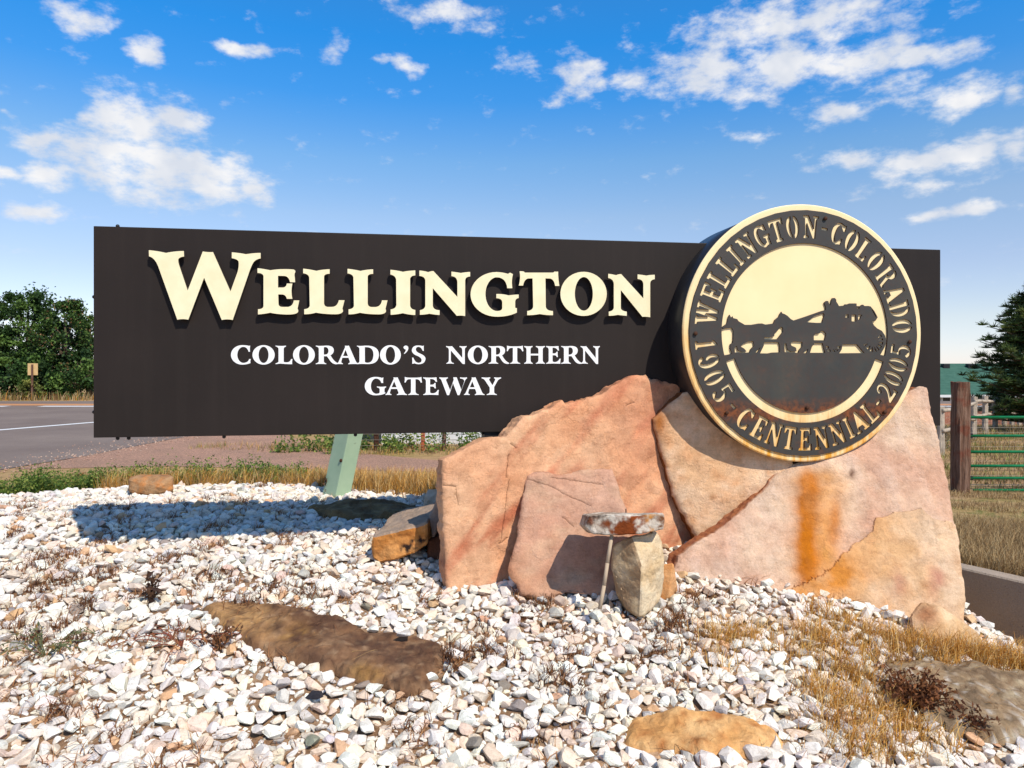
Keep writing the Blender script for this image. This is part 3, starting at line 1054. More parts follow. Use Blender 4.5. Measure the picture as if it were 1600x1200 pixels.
def bedded_rock(name, label, outline, height, colf, seed, sink=.06, tilt=0.0, cat='rock', crown=.2):
    """flat field stone lying in the gravel"""
    ring = [at_ground(x, y) for x, y in outline]
    KEEP_OUT.append([(c.x, c.y) for c in ring])
    cen = sum(ring, Vector()) / len(ring)
    R = []
    for i in range(len(ring)):
        a, b = ring[i], ring[(i + 1) % len(ring)]
        k = max(1, int((b - a).length / .02)); nn = Vector((-(b - a).y, (b - a).x, 0)).normalized()
        for j in range(k):
            p = a.lerp(b, j / k)
            R.append(p + nn * (fract(p, 6, 4, seed) * .022 + fract(p, 25, 3, seed) * .008))
    poly = [(p.x, p.y) for p in R]; m = len(poly); pts = list(poly); st = .021; rng = random.Random(int(seed))
    xs = [p[0] for p in poly]; ys = [p[1] for p in poly]; u = min(xs)
    while u < max(xs):
        v = min(ys)
        while v < max(ys):
            q = (u + rng.uniform(-.35, .35) * st, v + rng.uniform(-.35, .35) * st)
            if inside(q, poly) and poly_dist(q, poly) > st * .5: pts.append(q)
            v += st
        u += st
    r = delaunay_2d_cdt([Vector(p) for p in pts], [(i, (i + 1) % m) for i in range(m)], [list(range(m))], 1, 1e-6)
    V, C = [], []
    for p in r[0]:
        d = poly_dist(p, poly)
        prof = min(1.0, (d / .045)) ** .3
        q = Vector((p.x, p.y, 0)); led = fract((p.x, p.y, 3), 3.0, 3, seed)
        h = height * (.30 + .70 * prof) + led * height * .22 + fract((p.x * .8, p.y * 1.6, 1), 8, 5, seed) * height * .18 + fract((p.x, p.y, 7), 30, 4, seed) * .004
        h += .022 * round((led + fract((p.x, p.y, 5), 6, 3, seed) * .5) * 4) / 4
        q.z = gz(p.x, p.y) * (1 - crown) + cen.z * crown + h
        V.append(q); C.append(colf(q, None))
    rim = [None] * m
    for k, srcs in enumerate(r[3]):
        for q in srcs:
            if q < m: rim[q] = k
    rim = [x for x in rim if x is not None]
    faces = [tuple(f) for f in r[2]]; prev = rim
    for layer, (o, z) in enumerate(((.012, .5), (.004, 0.0), (.02, -1.0))):
        cur = []
        for k in rim:
            p = V[k]; d = (p - cen); d.z = 0; d.normalize()
            q = p + d * (o + fract(p, 18, 3, seed + layer) * .012)
            g0 = gz(q.x, q.y)
            q.z = (g0 + (p.z - g0) * z) if z >= 0 else g0 - sink
            cur.append(len(V)); V.append(q); C.append(colf(q, None))
        for i in range(len(rim)):
            j = (i + 1) % len(rim); faces.append((prev[i], cur[i], cur[j], prev[j]))
        prev = cur
    base = Vector((cen.x, cen.y, cen.z - sink))
    me = bpy.data.meshes.new(name); me.from_pydata([tuple(p - base) for p in V], [], faces); me.update()
    bm = bmesh.new(); bm.from_mesh(me); bmesh.ops.recalc_face_normals(bm, faces=list(bm.faces)); bm.to_mesh(me); bm.free()
    if sum(p.normal.z for p in me.polygons) < 0: me.flip_normals()
    add_col(me, np.array(C))
    return tag(link(name, me, MAT['rock'], None, base), label, cat)


def build_small_rocks():
    # pedestal stone under the rusty slab
    Y = 4.02
    pts = [P3(958, 852, Y + .02), P3(985, 838, Y - .06), P3(1024, 830, Y + .0), P3(1034, 858, Y + .03), P3(955, 882, Y + .02), P3(1037, 862, Y + .04), P3(1003, 893, Y - .13), P3(978, 950, Y - .04), P3(1001, 966, Y - .11), P3(1032, 938, Y + .02), P3(963, 925, Y + .02),
           P3(962, 850, Y + .2), P3(1030, 835, Y + .22), P3(1033, 940, Y + .22), P3(970, 950, Y + .22), P3(1038, 900, Y + .05)]

    def cp(p, n):
        t = .5 + fract(p, 6, 4, 3.0)
        c = mixc(lin(224, 204, 170), lin(206, 178, 136), t)
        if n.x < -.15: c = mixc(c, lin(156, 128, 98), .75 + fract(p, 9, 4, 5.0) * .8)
        return c
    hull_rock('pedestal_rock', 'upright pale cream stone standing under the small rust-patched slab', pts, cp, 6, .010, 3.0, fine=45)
    # thin slab on top
    zt = P3(975, 803, Y - .10).z
    z0 = P3(975, 834, Y - .10).z
    L = P3(914, 815, Y - .10); Rr = P3(1036, 812, Y - .10)
    pts = []
    for dy in (0, .32):
        z0 -= dy * .2; zt -= dy * .2
        pts += [Vector((L.x, L.y + dy + .03, z0 + .035)), Vector((L.x + .02, L.y + dy + .01, zt - .01)), Vector((L.x + .045, L.y + dy, z0)), Vector((Rr.x, Rr.y + dy, zt)), Vector((Rr.x, Rr.y + dy, z0 + .028)), Vector((L.x + .12, L.y + dy - .012, z0 - .004)), Vector((L.x + .1, L.y + dy + .01, zt)), Vector((L.x + .24, L.y + dy - .02, zt - .012)), Vector((L.x + .30, L.y + dy - .014, z0 + .004)), Vector((Rr.x + .012, L.y + dy + .05, zt - .03))]

    def cs(p, n):
        f = fract(p, 14, 4, 9.0); g = fract(p, 30, 3, 2.0)
        c = mixc(lin(204, 192, 176), lin(160, 144, 128), .5 + f * 1.4 + g * .8)
        u = (p.x - L.x) / (Rr.x - L.x)
        if n.z < .6:
            c = mixc(c, lin(128, 62, 24), (bell(u, .58, .22) * 1.7 - .45 + f * 1.6 + g * .8))
            c = mixc(c, lin(206, 140, 60), bell(u, .86, .08) * (.4 + f * 2))
            c = mixc(c, lin(84, 70, 60), bell(u, .14, .1) * (.45 + g * 1.6))
            c = mixc(c, lin(112, 70, 40), bell(u, .97, .05) * (.4 + g * 1.6))
        return c
    hull_rock('capstone', 'small rust-patched slab lying level on the pale upright stone', pts, cs, 7, .0065, 6.0, fine=90)
    bm = bmesh.new(); tube(bm, P3(978, 812, Y + .02), P3(978, 795, Y + .02), .004, .003, 6)
    o = link('iron_pin', bm_mesh('iron_pin', bm), MAT['rusted']); tag(o, 'short dark iron pin sticking up from the small slab', 'pin')
    bm = bmesh.new()
    q = [P3(956, 836, Y - .07), P3(949, 880, Y - .11), P3(944, 915, Y - .14), P3(937, 952, Y - .17)]
    for a, b in zip(q[:-1], q[1:]): tube(bm, a, b, .011, .011, 8)
    o = link('wooden_stick', bm_mesh('wooden_stick', bm, True), MAT['stick']); tag(o, 'thin grey stick propped slantwise beside the pedestal stone', 'stick')
    # small orange stone between pedestal and rose slab
    Y2 = 4.2
    pts = [P3(1036, 882, Y2), P3(1052, 880, Y2 - .02), P3(1054, 905, Y2 + .02), P3(1045, 935, Y2 - .03), P3(1030, 940, Y2), P3(1036, 884, Y2 + .15), P3(1052, 886, Y2 + .15), P3(1048, 940, Y2 + .15), P3(1032, 942, Y2 + .15), P3(1058, 925, Y2 + .05)]
    hull_rock('wedge_rock', 'little orange wedge of stone between the pedestal and the rust-streaked slab', pts, two(lin(206, 142, 84), lin(222, 170, 118), 8, 4.0), 4, .006, 7.0)
    # orange block at left with dark knots
    Y3 = 4.62
    F0 = [P3(582, 838, Y3), P3(668, 816, Y3 - .03), P3(668, 852, Y3 - .03), P3(648, 866, Y3 - .02), P3(592, 882, Y3), P3(581, 872, Y3)]
    B0 = [Vector((p.x + .02, p.y + .62, p.z + .02)) for p in F0]

    def co(p, n):
        x, y = to_px(p); f = fract(p, 9, 4, 3.0)
        c = mixc(lin(196, 128, 62), lin(214, 154, 92), .5 + f)
        c = mixc(c, lin(150, 92, 46), max(0, fract((p.x * .4, p.y, p.z * 3), 9, 4, 8.0)) * 1.1)
        if n.z > .5: c = mixc(c, lin(150, 140, 128), .8)  # panel's shade on the top face, mixed into the colour as grey
        g = fract(p, 28, 4, 2.0) * 9
        d = bell(x + g, 636, 12) * bell(y - g * .6, 856, 8) + bell(x - g, 658, 8) * bell(y + g * .5, 843, 7)
        return mixc(c, lin(44, 32, 28), (d - .25) * 2.2)
    hull_rock('orange_block', 'orange block with two dark knots beside the big peach slab', F0 + B0, co, 7, .012, 8.0, fine=60)
    # two tilted grey slabs between block and big slab
    Y4 = 4.74
    a, b, c_, d = P3(668, 812, Y4), P3(692, 762, Y4 + .05), P3(694, 806, Y4 - .02), P3(676, 842, Y4 - .05)
    pts = [a, b, c_, d] + [Vector((p.x + .06, p.y + .4, p.z + .015)) for p in (a, b, c_, d)]
    hull_rock('tilted_slab', 'grey shaded slab tilted against the left edge of the big peach slab', pts, two(lin(150, 128, 112), lin(176, 148, 126), 7, 5.0), 4, .006, 9.0)
    a = [P3(668, 845, 4.75), P3(700, 830, 4.75), P3(700, 890, 4.7), P3(668, 885, 4.75)]
    pts = a + [Vector((p.x, p.y + .35, p.z)) for p in a]
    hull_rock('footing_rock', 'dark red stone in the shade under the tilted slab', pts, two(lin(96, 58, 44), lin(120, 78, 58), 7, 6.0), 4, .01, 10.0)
    # pale rock behind the tilted slab
    c0 = P3(680, 778, 5.7)
    pts = [c0 + Vector((random.uniform(-.1, .1), random.uniform(-.1, .1), random.uniform(-.1, .075))) for _ in range(18)]
    hull_rock('pale_rock', 'pale rock at the foot of the dry grass left of the big slab', pts, two(lin(214, 200, 180), lin(196, 178, 154), 9, 7.0), 4, .008, 11.0)
    # brown rock at the far rim of the gravel
    Y5 = 6.9
    pts = [P3(199, 748, Y5), P3(215, 742, Y5 + .1), P3(262, 741, Y5 + .1), P3(271, 744, Y5), P3(272, 768, Y5 - .02), P3(250, 758, Y5 - .08), P3(245, 772, Y5 - .06), P3(205, 768, Y5 - .02), P3(200, 766, Y5),
           P3(205, 746, Y5 + .4), P3(268, 744, Y5 + .4), P3(268, 775, Y5 + .4), P3(205, 775, Y5 + .4), P3(228, 774, Y5 - .04)]
    hull_rock('brown_rock', 'brown angular rock on the gravel near the green weeds', pts, two(lin(176, 138, 100), lin(150, 112, 76), 6, 8.0, lin(196, 128, 70), .7), 5, .010, 12.0)
    # flat rocks
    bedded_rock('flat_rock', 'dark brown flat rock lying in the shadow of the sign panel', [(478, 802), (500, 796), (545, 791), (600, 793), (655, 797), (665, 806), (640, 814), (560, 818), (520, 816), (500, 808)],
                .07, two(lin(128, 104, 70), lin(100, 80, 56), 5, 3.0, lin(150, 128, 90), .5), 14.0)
    fr = two(lin(136, 100, 70), lin(96, 68, 50), 4.5, 21.0, lin(78, 56, 44), .8)

    def cfr(p, n):
        x, y = to_px(p); f = fract(p, 7, 4, 2.0)
        c = fr(p, n)
        c = mixc(c, lin(176, 134, 84), bell(x, 370, 70) * bell(y, 965, 34) * (.8 + f * 1.6))
        c = mixc(c, lin(168, 126, 64), (bell(x, 573, 22) * bell(y, 1052, 13) + bell(x, 460, 22) * bell(y, 990, 12)) * (.6 + f * 2.2))
        c = mixc(c, lin(152, 120, 90), max(0, f) * .5)
        g = fract((p.x * .7, p.y * 1.5, p.z), 26, 4, 4.0)
        c = mixc(c, lin(72, 48, 38), max(0, g) * .8)
        return mixc(c, lin(170, 140, 108), max(0, -g - .15) * .9)
    bedded_rock('flat_rock', 'long brown flat rock bedded in the gravel in the foreground', [(318, 958), (345, 946), (395, 943), (425, 952), (470, 964), (520, 972), (560, 985), (610, 995), (650, 1003), (685, 1008), (698, 1030), (688, 1052), (668, 1062), (666, 1092), (625, 1092), (600, 1082), (540, 1068), (480, 1045), (420, 1030), (385, 1012), (365, 990), (335, 972)],
                .050, cfr, 15.0)
    bedded_rock('orange_rock', 'orange ochre rock half buried at the bottom of the gravel', [(980, 1150), (985, 1128), (1050, 1126), (1110, 1130), (1160, 1136), (1205, 1148), (1222, 1168), (1180, 1186), (1080, 1190), (1000, 1184), (978, 1170)],
                .055, two(lin(206, 152, 92), lin(222, 178, 122), 7, 31.0, lin(170, 110, 60), .7), 16.0)
    sl = two(lin(158, 132, 100), lin(124, 102, 78), 5, 41.0)

    def csl(p, n):
        s = fract((p.x * 3 + p.y * 2, (p.y - p.x * .5) * 16, p.z), 3, 4, 3.0)
        c = mixc(sl(p, n), lin(172, 156, 128), max(0, s) * 1.0)
        c = mixc(c, lin(84, 74, 58), max(0, -s) * .9)
        return mixc(c, lin(206, 200, 190), max(0, fract(p, 22, 3, 5.0) - .34) * 2)
    bedded_rock('slate_rock', 'grey layered slate rock behind the dark dead bush at lower right', [(1372, 1046), (1395, 1034), (1440, 1036), (1500, 1046), (1560, 1056), (1625, 1070), (1665, 1110), (1650, 1165), (1560, 1170), (1480, 1150), (1420, 1120), (1380, 1085)],
                .060, csl, 17.0)
    # tan boulder at the foot of the rust-streaked slab
    Y6 = 4.12
    pts = [P3(1421, 962, Y6), P3(1440, 938, Y6 + .06), P3(1466, 944, Y6 + .02), P3(1492, 968, Y6 - .02), P3(1524, 984, Y6), P3(1536, 1006, Y6), P3(1500, 1016, Y6 - .1), P3(1450, 1000, Y6 - .12), P3(1425, 985, Y6 - .06),
           P3(1430, 960, Y6 + .2), P3(1490, 975, Y6 + .2), P3(1530, 1000, Y6 + .2), P3(1470, 962, Y6 - .08), P3(1520, 1040, Y6), P3(1430, 1030, Y6)]

    def cbd(p, n):
        x, y = to_px(p); f = fract(p, 8, 4, 3.0)
        c = mixc(lin(224, 196, 158), lin(206, 168, 124), .5 + f)
        return mixc(c, lin(186, 132, 92), bell(x, 1448, 22) * bell(y, 962, 18) * 1.1)
    hull_rock('tan_boulder', 'cream and tan boulder at the right foot of the rust-streaked slab', pts, cbd, 5, .008, 13.0)
    # odd single stones
    p = at_ground(632, 1016); p.z += .088
    pts = [p + Vector((random.uniform(-.045, .045), random.uniform(-.03, .03), random.uniform(-.02, .02))) for _ in range(14)]
    hull_rock('white_stone', 'single white stone resting on the long brown flat rock', pts, two(lin(222, 218, 212), lin(200, 192, 182), 20, 2.0), 3, .003, 18.0, cat='stone')
    p = at_ground(492, 1108); p.z += .06
    pts = [p + Vector((random.uniform(-.055, .055), random.uniform(-.02, .02), random.uniform(-.018, .018))) for _ in range(14)]
    hull_rock('black_stone', 'single black pointed stone among the white gravel', pts, two(lin(38, 38, 46), lin(52, 50, 56), 20, 2.0), 3, .003, 19.0, cat='stone')


build_big_slabs()
build_small_rocks()
build_gravel()
build_grit()

# ------------------------------------------------------------------ the town sign
PAN = Plane(4.4 + .896 * 2.62 / 5.831, .896 / 5.831, 0.0)
SIGN = empty('town_sign', (PAN.at(.3, 0).x, PAN.at(.3, 0).y + .1, gz(.3, 5.0)))
tag(SIGN, 'dark brown town sign panel with cream raised letters and a round medallion', 'sign')
bpy.context.view_layer.update()
SIGN_INV = SIGN.matrix_world.inverted()


def quad(a, c, b, n=7):
    return [((1 - t) ** 2 * a[0] + 2 * t * (1 - t) * c[0] + t * t * b[0], (1 - t) ** 2 * a[1] + 2 * t * (1 - t) * c[1] + t * t * b[1]) for t in [i / n for i in range(1, n + 1)]]


def path(seq):
    out = []
    for s in seq:
        if s[0] == 'a':
            _, cx, cy, rx, ry, a0, a1 = s
            k = max(6, int(abs(a1 - a0) / 8))
            out += [(cx + rx * math.cos(math.radians(a0 + (a1 - a0) * i / k)), cy + ry * math.sin(math.radians(a0 + (a1 - a0) * i / k))) for i in range(k + 1)]
        elif len(s) == 4:
            out += quad(out[-1], s[:2], s[2:])
        else:
            out.append(s)
    return out


def ellipse(cx, cy, rx, ry): return [('a', cx, cy, rx, ry, 0, 352)]


def fill_mesh(name, contours, depth):
    """closed contours in metres (u, v); nested ones are holes; extruded +-depth/2"""
    cu = bpy.data.curves.new(name, 'CURVE'); cu.dimensions = '2D'; cu.fill_mode = 'BOTH'; cu.extrude = depth / 2
    for c in contours:
        clean = []
        for p in c:
            if not clean or (p[0] - clean[-1][0]) ** 2 + (p[1] - clean[-1][1]) ** 2 > 1e-8: clean.append(p)
        if (clean[0][0] - clean[-1][0]) ** 2 + (clean[0][1] - clean[-1][1]) ** 2 < 1e-8: clean.pop()
        sp = cu.splines.new('POLY'); sp.points.add(len(clean) - 1); sp.use_cyclic_u = True
        for q, p in zip(sp.points, clean): q.co = (p[0], p[1], 0, 1)
    ob = bpy.data.objects.new('temp', cu); COL.objects.link(ob)
    me = bpy.data.meshes.new_from_object(ob.evaluated_get(bpy.context.evaluated_depsgraph_get()))
    bpy.data.objects.remove(ob); bpy.data.curves.remove(cu)
    me.name = name
    for p in me.polygons: p.use_smooth = False
    return me


def on_plane(name, contours, plane, off, depth, mat, parent, inv, side_mat=None):
    """contours in plane (u, v); front face stands 'off' in front of the plane"""
    cu = sum(p[0] for p in contours[0]) / len(contours[0]); cv = sum(p[1] for p in contours[0]) / len(contours[0])
    me = fill_mesh(name, [[(p[0] - cu, p[1] - cv) for p in c] for c in contours], depth)
    M = Matrix((plane.u, plane.v, plane.n)).transposed().to_4x4()
    M.translation = plane.at(cu, cv, off - depth / 2)
    me.materials.clear(); me.materials.append(mat)
    if side_mat is not None:
        me.materials.append(side_mat)
        for p in me.polygons:
            if abs(p.normal.z) < .5: p.material_index = 1
    o = link(name, me, None, parent)
    o.matrix_local = inv @ M
    return o


def zoomed(ox, oy, s, seq, plane, off):
    return [plane.uv(plane.hit(ox + x * s, oy + y * s, off)) for x, y in path(seq)]


TL = PAN.uv(PAN.hit(145, 353)); BL = PAN.uv(PAN.hit(147, 684)); TR = PAN.uv(PAN.hit(1467, 390)); BR = PAN.uv(PAN.hit(1472, 665))
u0, u1, v0, v1 = (TL[0] + BL[0]) / 2, (TR[0] + BR[0]) / 2, (BL[1] + BR[1]) / 2, (TL[1] + TR[1]) / 2


def panel_obj():
    bm = bmesh.new()
    box(bm, (u0, v0, -.22), (u1, v1, 0))
    bevel_all(bm, .004, 2)
    M = Matrix((PAN.u, PAN.v, PAN.n)).transposed().to_4x4(); M.translation = PAN.at(0, 0)
    me = bm_mesh('panel', bm)
    o = link('panel', me, MAT['sign'], SIGN); o.matrix_local = SIGN_INV @ M
    # edge screws
    for (pu, pv) in [(u0 - .008, v0 + (v1 - v0) * t) for t in (.12, .667)] + [(u0 + d, v0 - .008) for d in (.13, .195, .77, 1.6, 2.45, 3.1)] + [(u0 + .13, v1 + .008), (u1 + .008, v0 + .5)]:
        bm = bmesh.new(); bmesh.ops.create_icosphere(bm, subdivisions=2, radius=.012)
        s = link('screw', bm_mesh('screw', bm, True), MAT['black'], SIGN)
        M2 = Matrix.Translation(PAN.at(pu, pv, -.03)); s.matrix_local = SIGN_INV @ M2
    # steel base that carries panel and medallion, hidden behind the slabs
    for name, a, b in (('support_base', 2.46, 3.4), ('support_base', 4.2, 5.3)):
        bm = bmesh.new(); box(bm, (u0 + a, -.55, -.2), (u0 + b, v0 + .004, -.02))
        o = link(name, bm_mesh(name, bm), MAT['black'], SIGN)
        M3 = M.copy(); o.matrix_local = SIGN_INV @ M3
    return o


LET_OFF = .046
WE = (225, 380, .15625); LI = (470, 410, .16875); GT = (730, 410, .1875)
L1 = [(22, 58), (90, 65, 145, 78), (200, 65, 267, 63), (267, 105), (220, 105, 215, 130), (215, 380), (220, 410, 250, 412), (285, 412), (340, 412, 352, 350), (405, 350), (385, 430), (392, 440, 390, 455), (375, 480, 320, 480), (220, 480, 140, 465), (90, 480, 32, 480), (32, 433), (78, 430, 83, 400), (78, 140), (75, 108, 22, 100)]


def shift(seq, x0, x1, k, dy):
    out = []
    for s in seq:
        t = list(s)
        for i in range(0, len(t), 2): t[i] = x1 + (t[i] - x0) * k; t[i + 1] += dy
        out.append(tuple(t))
    return out


RAISED = [
    (WE, [[(48, 70), (130, 76, 220, 97), (310, 78, 398, 78), (401, 133), (355, 138, 343, 160), (340, 185, 352, 222), (437, 473), (588, 82), (640, 92, 690, 88), (865, 482), (935, 290), (953, 225, 945, 180), (925, 155, 878, 150), (878, 91), (950, 96, 1020, 110), (1100, 97, 1166, 97), (1166, 153), (1118, 158, 1092, 195), (1065, 245, 1045, 310), (887, 768), (830, 755, 778, 768), (601, 345), (443, 765), (390, 753, 333, 765), (145, 240), (110, 145, 50, 131)]]),
    (WE, [[(1135, 250), (1190, 255, 1262, 270), (1380, 252, 1495, 263), (1518, 270, 1512, 292), (1500, 312, 1508, 340), (1511, 390), (1460, 390), (1450, 330, 1400, 327), (1340, 326), (1340, 443), (1395, 443), (1425, 435, 1428, 403), (1484, 403), (1466, 480, 1484, 556), (1428, 556), (1420, 515, 1380, 512), (1342, 512), (1345, 610), (1350, 637, 1385, 637), (1440, 637), (1490, 630, 1498, 572), (1553, 572), (1535, 655), (1546, 670, 1540, 690), (1520, 713, 1440, 713), (1340, 712, 1262, 695), (1200, 708, 1140, 712), (1140, 660), (1190, 660, 1195, 630), (1195, 330), (1190, 298, 1135, 297)]]),
    (LI, [L1]), (LI, [shift(L1, 22, 433, .966, 1)]),
    (LI, [[(830, 68), (885, 72, 945, 87), (1000, 76, 1060, 74), (1060, 120), (1020, 122, 1012, 150), (1012, 400), (1018, 435, 1060, 440), (1060, 487), (1000, 485, 945, 470), (885, 483, 832, 485), (832, 435), (880, 430, 885, 395), (883, 160), (878, 122, 830, 112)]]),
    (LI, [[(1098, 75), (1140, 78, 1180, 90), (1205, 80, 1228, 80), (1450, 320), (1450, 180), (1445, 130, 1395, 127), (1395, 85), (1440, 90, 1480, 98), (1525, 90, 1568, 88), (1568, 130), (1525, 132, 1522, 165), (1522, 497), (1480, 488, 1445, 495), (1222, 238), (1222, 400), (1225, 440, 1285, 443), (1285, 487), (1235, 483, 1190, 475), (1145, 484, 1103, 485), (1103, 442), (1150, 435, 1153, 400), (1153, 170), (1150, 128, 1098, 125)]]),
    (GT, [[(340, 96), (357, 85), (381, 98), (367, 150, 376, 215), (334, 215), (325, 126, 245, 123), ('a', 250, 264, 98, 141, 270, 90), (290, 405, 292, 380), (292, 330), (290, 300, 243, 298), (243, 263), (300, 262, 345, 275), (390, 268, 429, 268), (429, 297), (400, 300, 400, 330), (400, 378), (414, 381), (414, 418), (350, 450, 262, 452), ('a', 245, 266, 217, 186, 90, 270), (300, 82, 340, 96)]]),
    (GT, [[(440, 73), (471, 75), (480, 85), (718, 85), (726, 77), (758, 77), (757, 130, 768, 196), (733, 196), (725, 140, 690, 134), (652, 133), (655, 370), (660, 403, 715, 405), (715, 440), (660, 440, 605, 430), (550, 440, 500, 440), (500, 405), (545, 400, 550, 370), (545, 133), (505, 134), (473, 145, 466, 193), (430, 193), (447, 130, 437, 76)]]),
    (GT, [ellipse(970, 262, 193, 184), ellipse(972, 262, 75, 140)]),
    (GT, [[(1175, 95), (1210, 98, 1240, 107), (1262, 97, 1283, 97), (1468, 300), (1468, 180), (1465, 140, 1420, 138), (1420, 100), (1455, 103, 1493, 110), (1530, 103, 1563, 103), (1563, 140), (1527, 143, 1525, 175), (1525, 457), (1490, 450, 1460, 453), (1280, 230), (1280, 380), (1283, 405, 1330, 410), (1330, 445), (1290, 442, 1255, 437), (1215, 445, 1180, 445), (1180, 410), (1220, 405, 1222, 375), (1222, 180), (1220, 137, 1175, 130)]]),
]

# flat white lettering: outlines on their own scale (x right, y down), cap height y0..y1
GL = {
    'C': (100, 390, [[(360, 100), (350, 150, 358, 195), (335, 195), (315, 120, 250, 119), ('a', 255, 245, 98, 126, 270, 90), (330, 365, 345, 310), (370, 310), (356, 345, 365, 372), (300, 398, 235, 397), ('a', 235, 245, 177, 152, 90, 270), (300, 93, 340, 105)]]),
    'O': (100, 390, [ellipse(570, 245, 173, 152), ellipse(570, 245, 78, 127)]),
    'L': (100, 390, [[(757, 100), (835, 112, 918, 101), (918, 115), (885, 125, 882, 150), (882, 345), (885, 361, 905, 361), (930, 361), (985, 360, 997, 310), (1020, 310), (1008, 345, 1015, 390), (900, 390, 835, 380), (800, 385, 757, 390), (757, 378), (800, 365, 803, 350), (803, 150), (800, 125, 757, 112)]]),
    'R': (100, 390, [[(1385, 100), (1450, 110, 1530, 101), (1668, 92, 1666, 178), (1660, 232, 1612, 250), (1670, 355, 1735, 376), (1735, 389), (1660, 402, 1615, 345), (1560, 266), (1510, 266), (1510, 345), (1512, 370, 1548, 380), (1548, 390), (1465, 381, 1385, 390), (1385, 378), (1430, 368, 1432, 345), (1432, 150), (1430, 122, 1385, 112)], [(1510, 125), (1582, 112, 1584, 183), (1582, 246, 1510, 241)]]),
    'A': (100, 388, [[(290, 100), (320, 108, 352, 100), (460, 345), (475, 372, 500, 377), (500, 389), (420, 380, 342, 389), (342, 376), (376, 370, 365, 340), (346, 289), (249, 289), (235, 340), (225, 370, 258, 376), (258, 388), (210, 382, 165, 388), (165, 376), (185, 370, 197, 340), (293, 125)], [(300, 165), (338, 262), (260, 262)]]),
    'D': (100, 390, [[(478, 100), (520, 112, 600, 101), (822, 92, 820, 245), (815, 392, 640, 389), (540, 382, 478, 390), (478, 378), (515, 370, 517, 345), (517, 150), (512, 120, 478, 112)], [(600, 125), (738, 112, 736, 245), (730, 370, 640, 368), (615, 368, 602, 355)]]),
    "'": (100, 390, [[(1205, 125), (1215, 100, 1245, 100), (1285, 105, 1280, 150), (1265, 205, 1215, 230), (1210, 222), (1245, 190, 1240, 160), (1207, 155, 1205, 125)]]),
    'S': (100, 390, [[(1520, 100), (1515, 140, 1520, 182), (1503, 182), (1480, 120, 1435, 119), (1397, 124, 1396, 162), (1400, 203, 1470, 228), (1548, 262, 1546, 310), (1535, 390, 1440, 391), (1400, 388, 1375, 376), (1340, 386), (1346, 335, 1338, 288), (1358, 288), (1385, 368, 1440, 370), (1485, 368, 1487, 327), (1485, 287, 1420, 260), (1335, 230, 1335, 170), (1345, 98, 1430, 98), (1470, 98, 1498, 108)]]),
    'N': (68, 245, [[(45, 68), (80, 75, 105, 70), (207, 188), (207, 110), (205, 82, 180, 79), (180, 68), (215, 75, 250, 68), (250, 78), (233, 82, 232, 105), (232, 248), (210, 246), (92, 112), (92, 205), (95, 235, 122, 238), (122, 245), (85, 240, 48, 245), (48, 238), (72, 232, 73, 205), (73, 110), (72, 82, 45, 78)]]),
    'T': (66, 245, [[(652, 62), (665, 71, 730, 70), (800, 71, 812, 62), (811, 90, 818, 118), (805, 120), (795, 86, 765, 85), (755, 85), (755, 210), (758, 235, 785, 238), (785, 245), (735, 240, 685, 245), (685, 238), (710, 232, 712, 210), (712, 85), (695, 85), (670, 86, 662, 118), (650, 118), (656, 90, 652, 63)]]),
    'H': (68, 245, [[(825, 68), (868, 75, 908, 68), (908, 78), (888, 82, 888, 105), (888, 145), (968, 145), (968, 105), (966, 82, 942, 78), (942, 68), (988, 75, 1033, 68), (1033, 78), (1012, 82, 1010, 105), (1010, 208), (1012, 232, 1033, 238), (1033, 245), (988, 240, 942, 245), (942, 238), (966, 232, 968, 208), (968, 162), (888, 162), (888, 208), (890, 232, 910, 238), (910, 245), (868, 240, 825, 245), (825, 238), (848, 232, 848, 208), (848, 105), (846, 82, 825, 78)]]),
    'E': (68, 245, [[(1045, 68), (1090, 75, 1168, 69), (1167, 90, 1173, 113), (1160, 113), (1150, 86, 1120, 85), (1108, 85), (1108, 142), (1125, 142), (1145, 142, 1148, 125), (1160, 125), (1156, 150, 1162, 178), (1150, 178), (1147, 160, 1125, 160), (1108, 160), (1108, 215), (1110, 228, 1130, 228), (1165, 228, 1178, 195), (1190, 195), (1183, 220, 1186, 245), (1120, 240, 1045, 245), (1045, 238), (1070, 232, 1070, 208), (1070, 105), (1068, 82, 1045, 78)]]),
    'G': (66, 265, [[(272, 68), (265, 100, 270, 130), (250, 130), (236, 82, 195, 80), ('a', 195, 165, 58, 86, 270, 90), (228, 250, 232, 235), (232, 200), (230, 183, 203, 180), (203, 168), (250, 178, 300, 168), (300, 180), (285, 183, 283, 200), (283, 235), (297, 242), (262, 267, 185, 268), ('a', 182, 165, 110, 103, 90, 270), (225, 62, 255, 73)]]),
    'W': (65, 257, [[(880, 65), (925, 72, 972, 65), (972, 77), (945, 80, 955, 104), (997, 205), (1036, 92), (1030, 66), (1068, 65), (1120, 205), (1150, 112), (1156, 82, 1105, 78), (1105, 65), (1145, 72, 1180, 65), (1180, 78), (1165, 82, 1157, 105), (1098, 258), (1078, 258), (1028, 128), (985, 258), (964, 258), (905, 104), (898, 80, 880, 77)]]),
    'Y': (65, 257, [[(1340, 65), (1390, 72, 1432, 65), (1432, 77), (1415, 80, 1422, 97), (1457, 152), (1485, 97), (1492, 80, 1475, 77), (1475, 65), (1510, 72, 1550, 65), (1550, 77), (1525, 85, 1513, 102), (1475, 170), (1475, 225), (1478, 245, 1503, 248), (1503, 257), (1450, 250, 1395, 257), (1395, 248), (1425, 243, 1427, 225), (1427, 175), (1375, 97), (1362, 80, 1340, 77)]]),
}
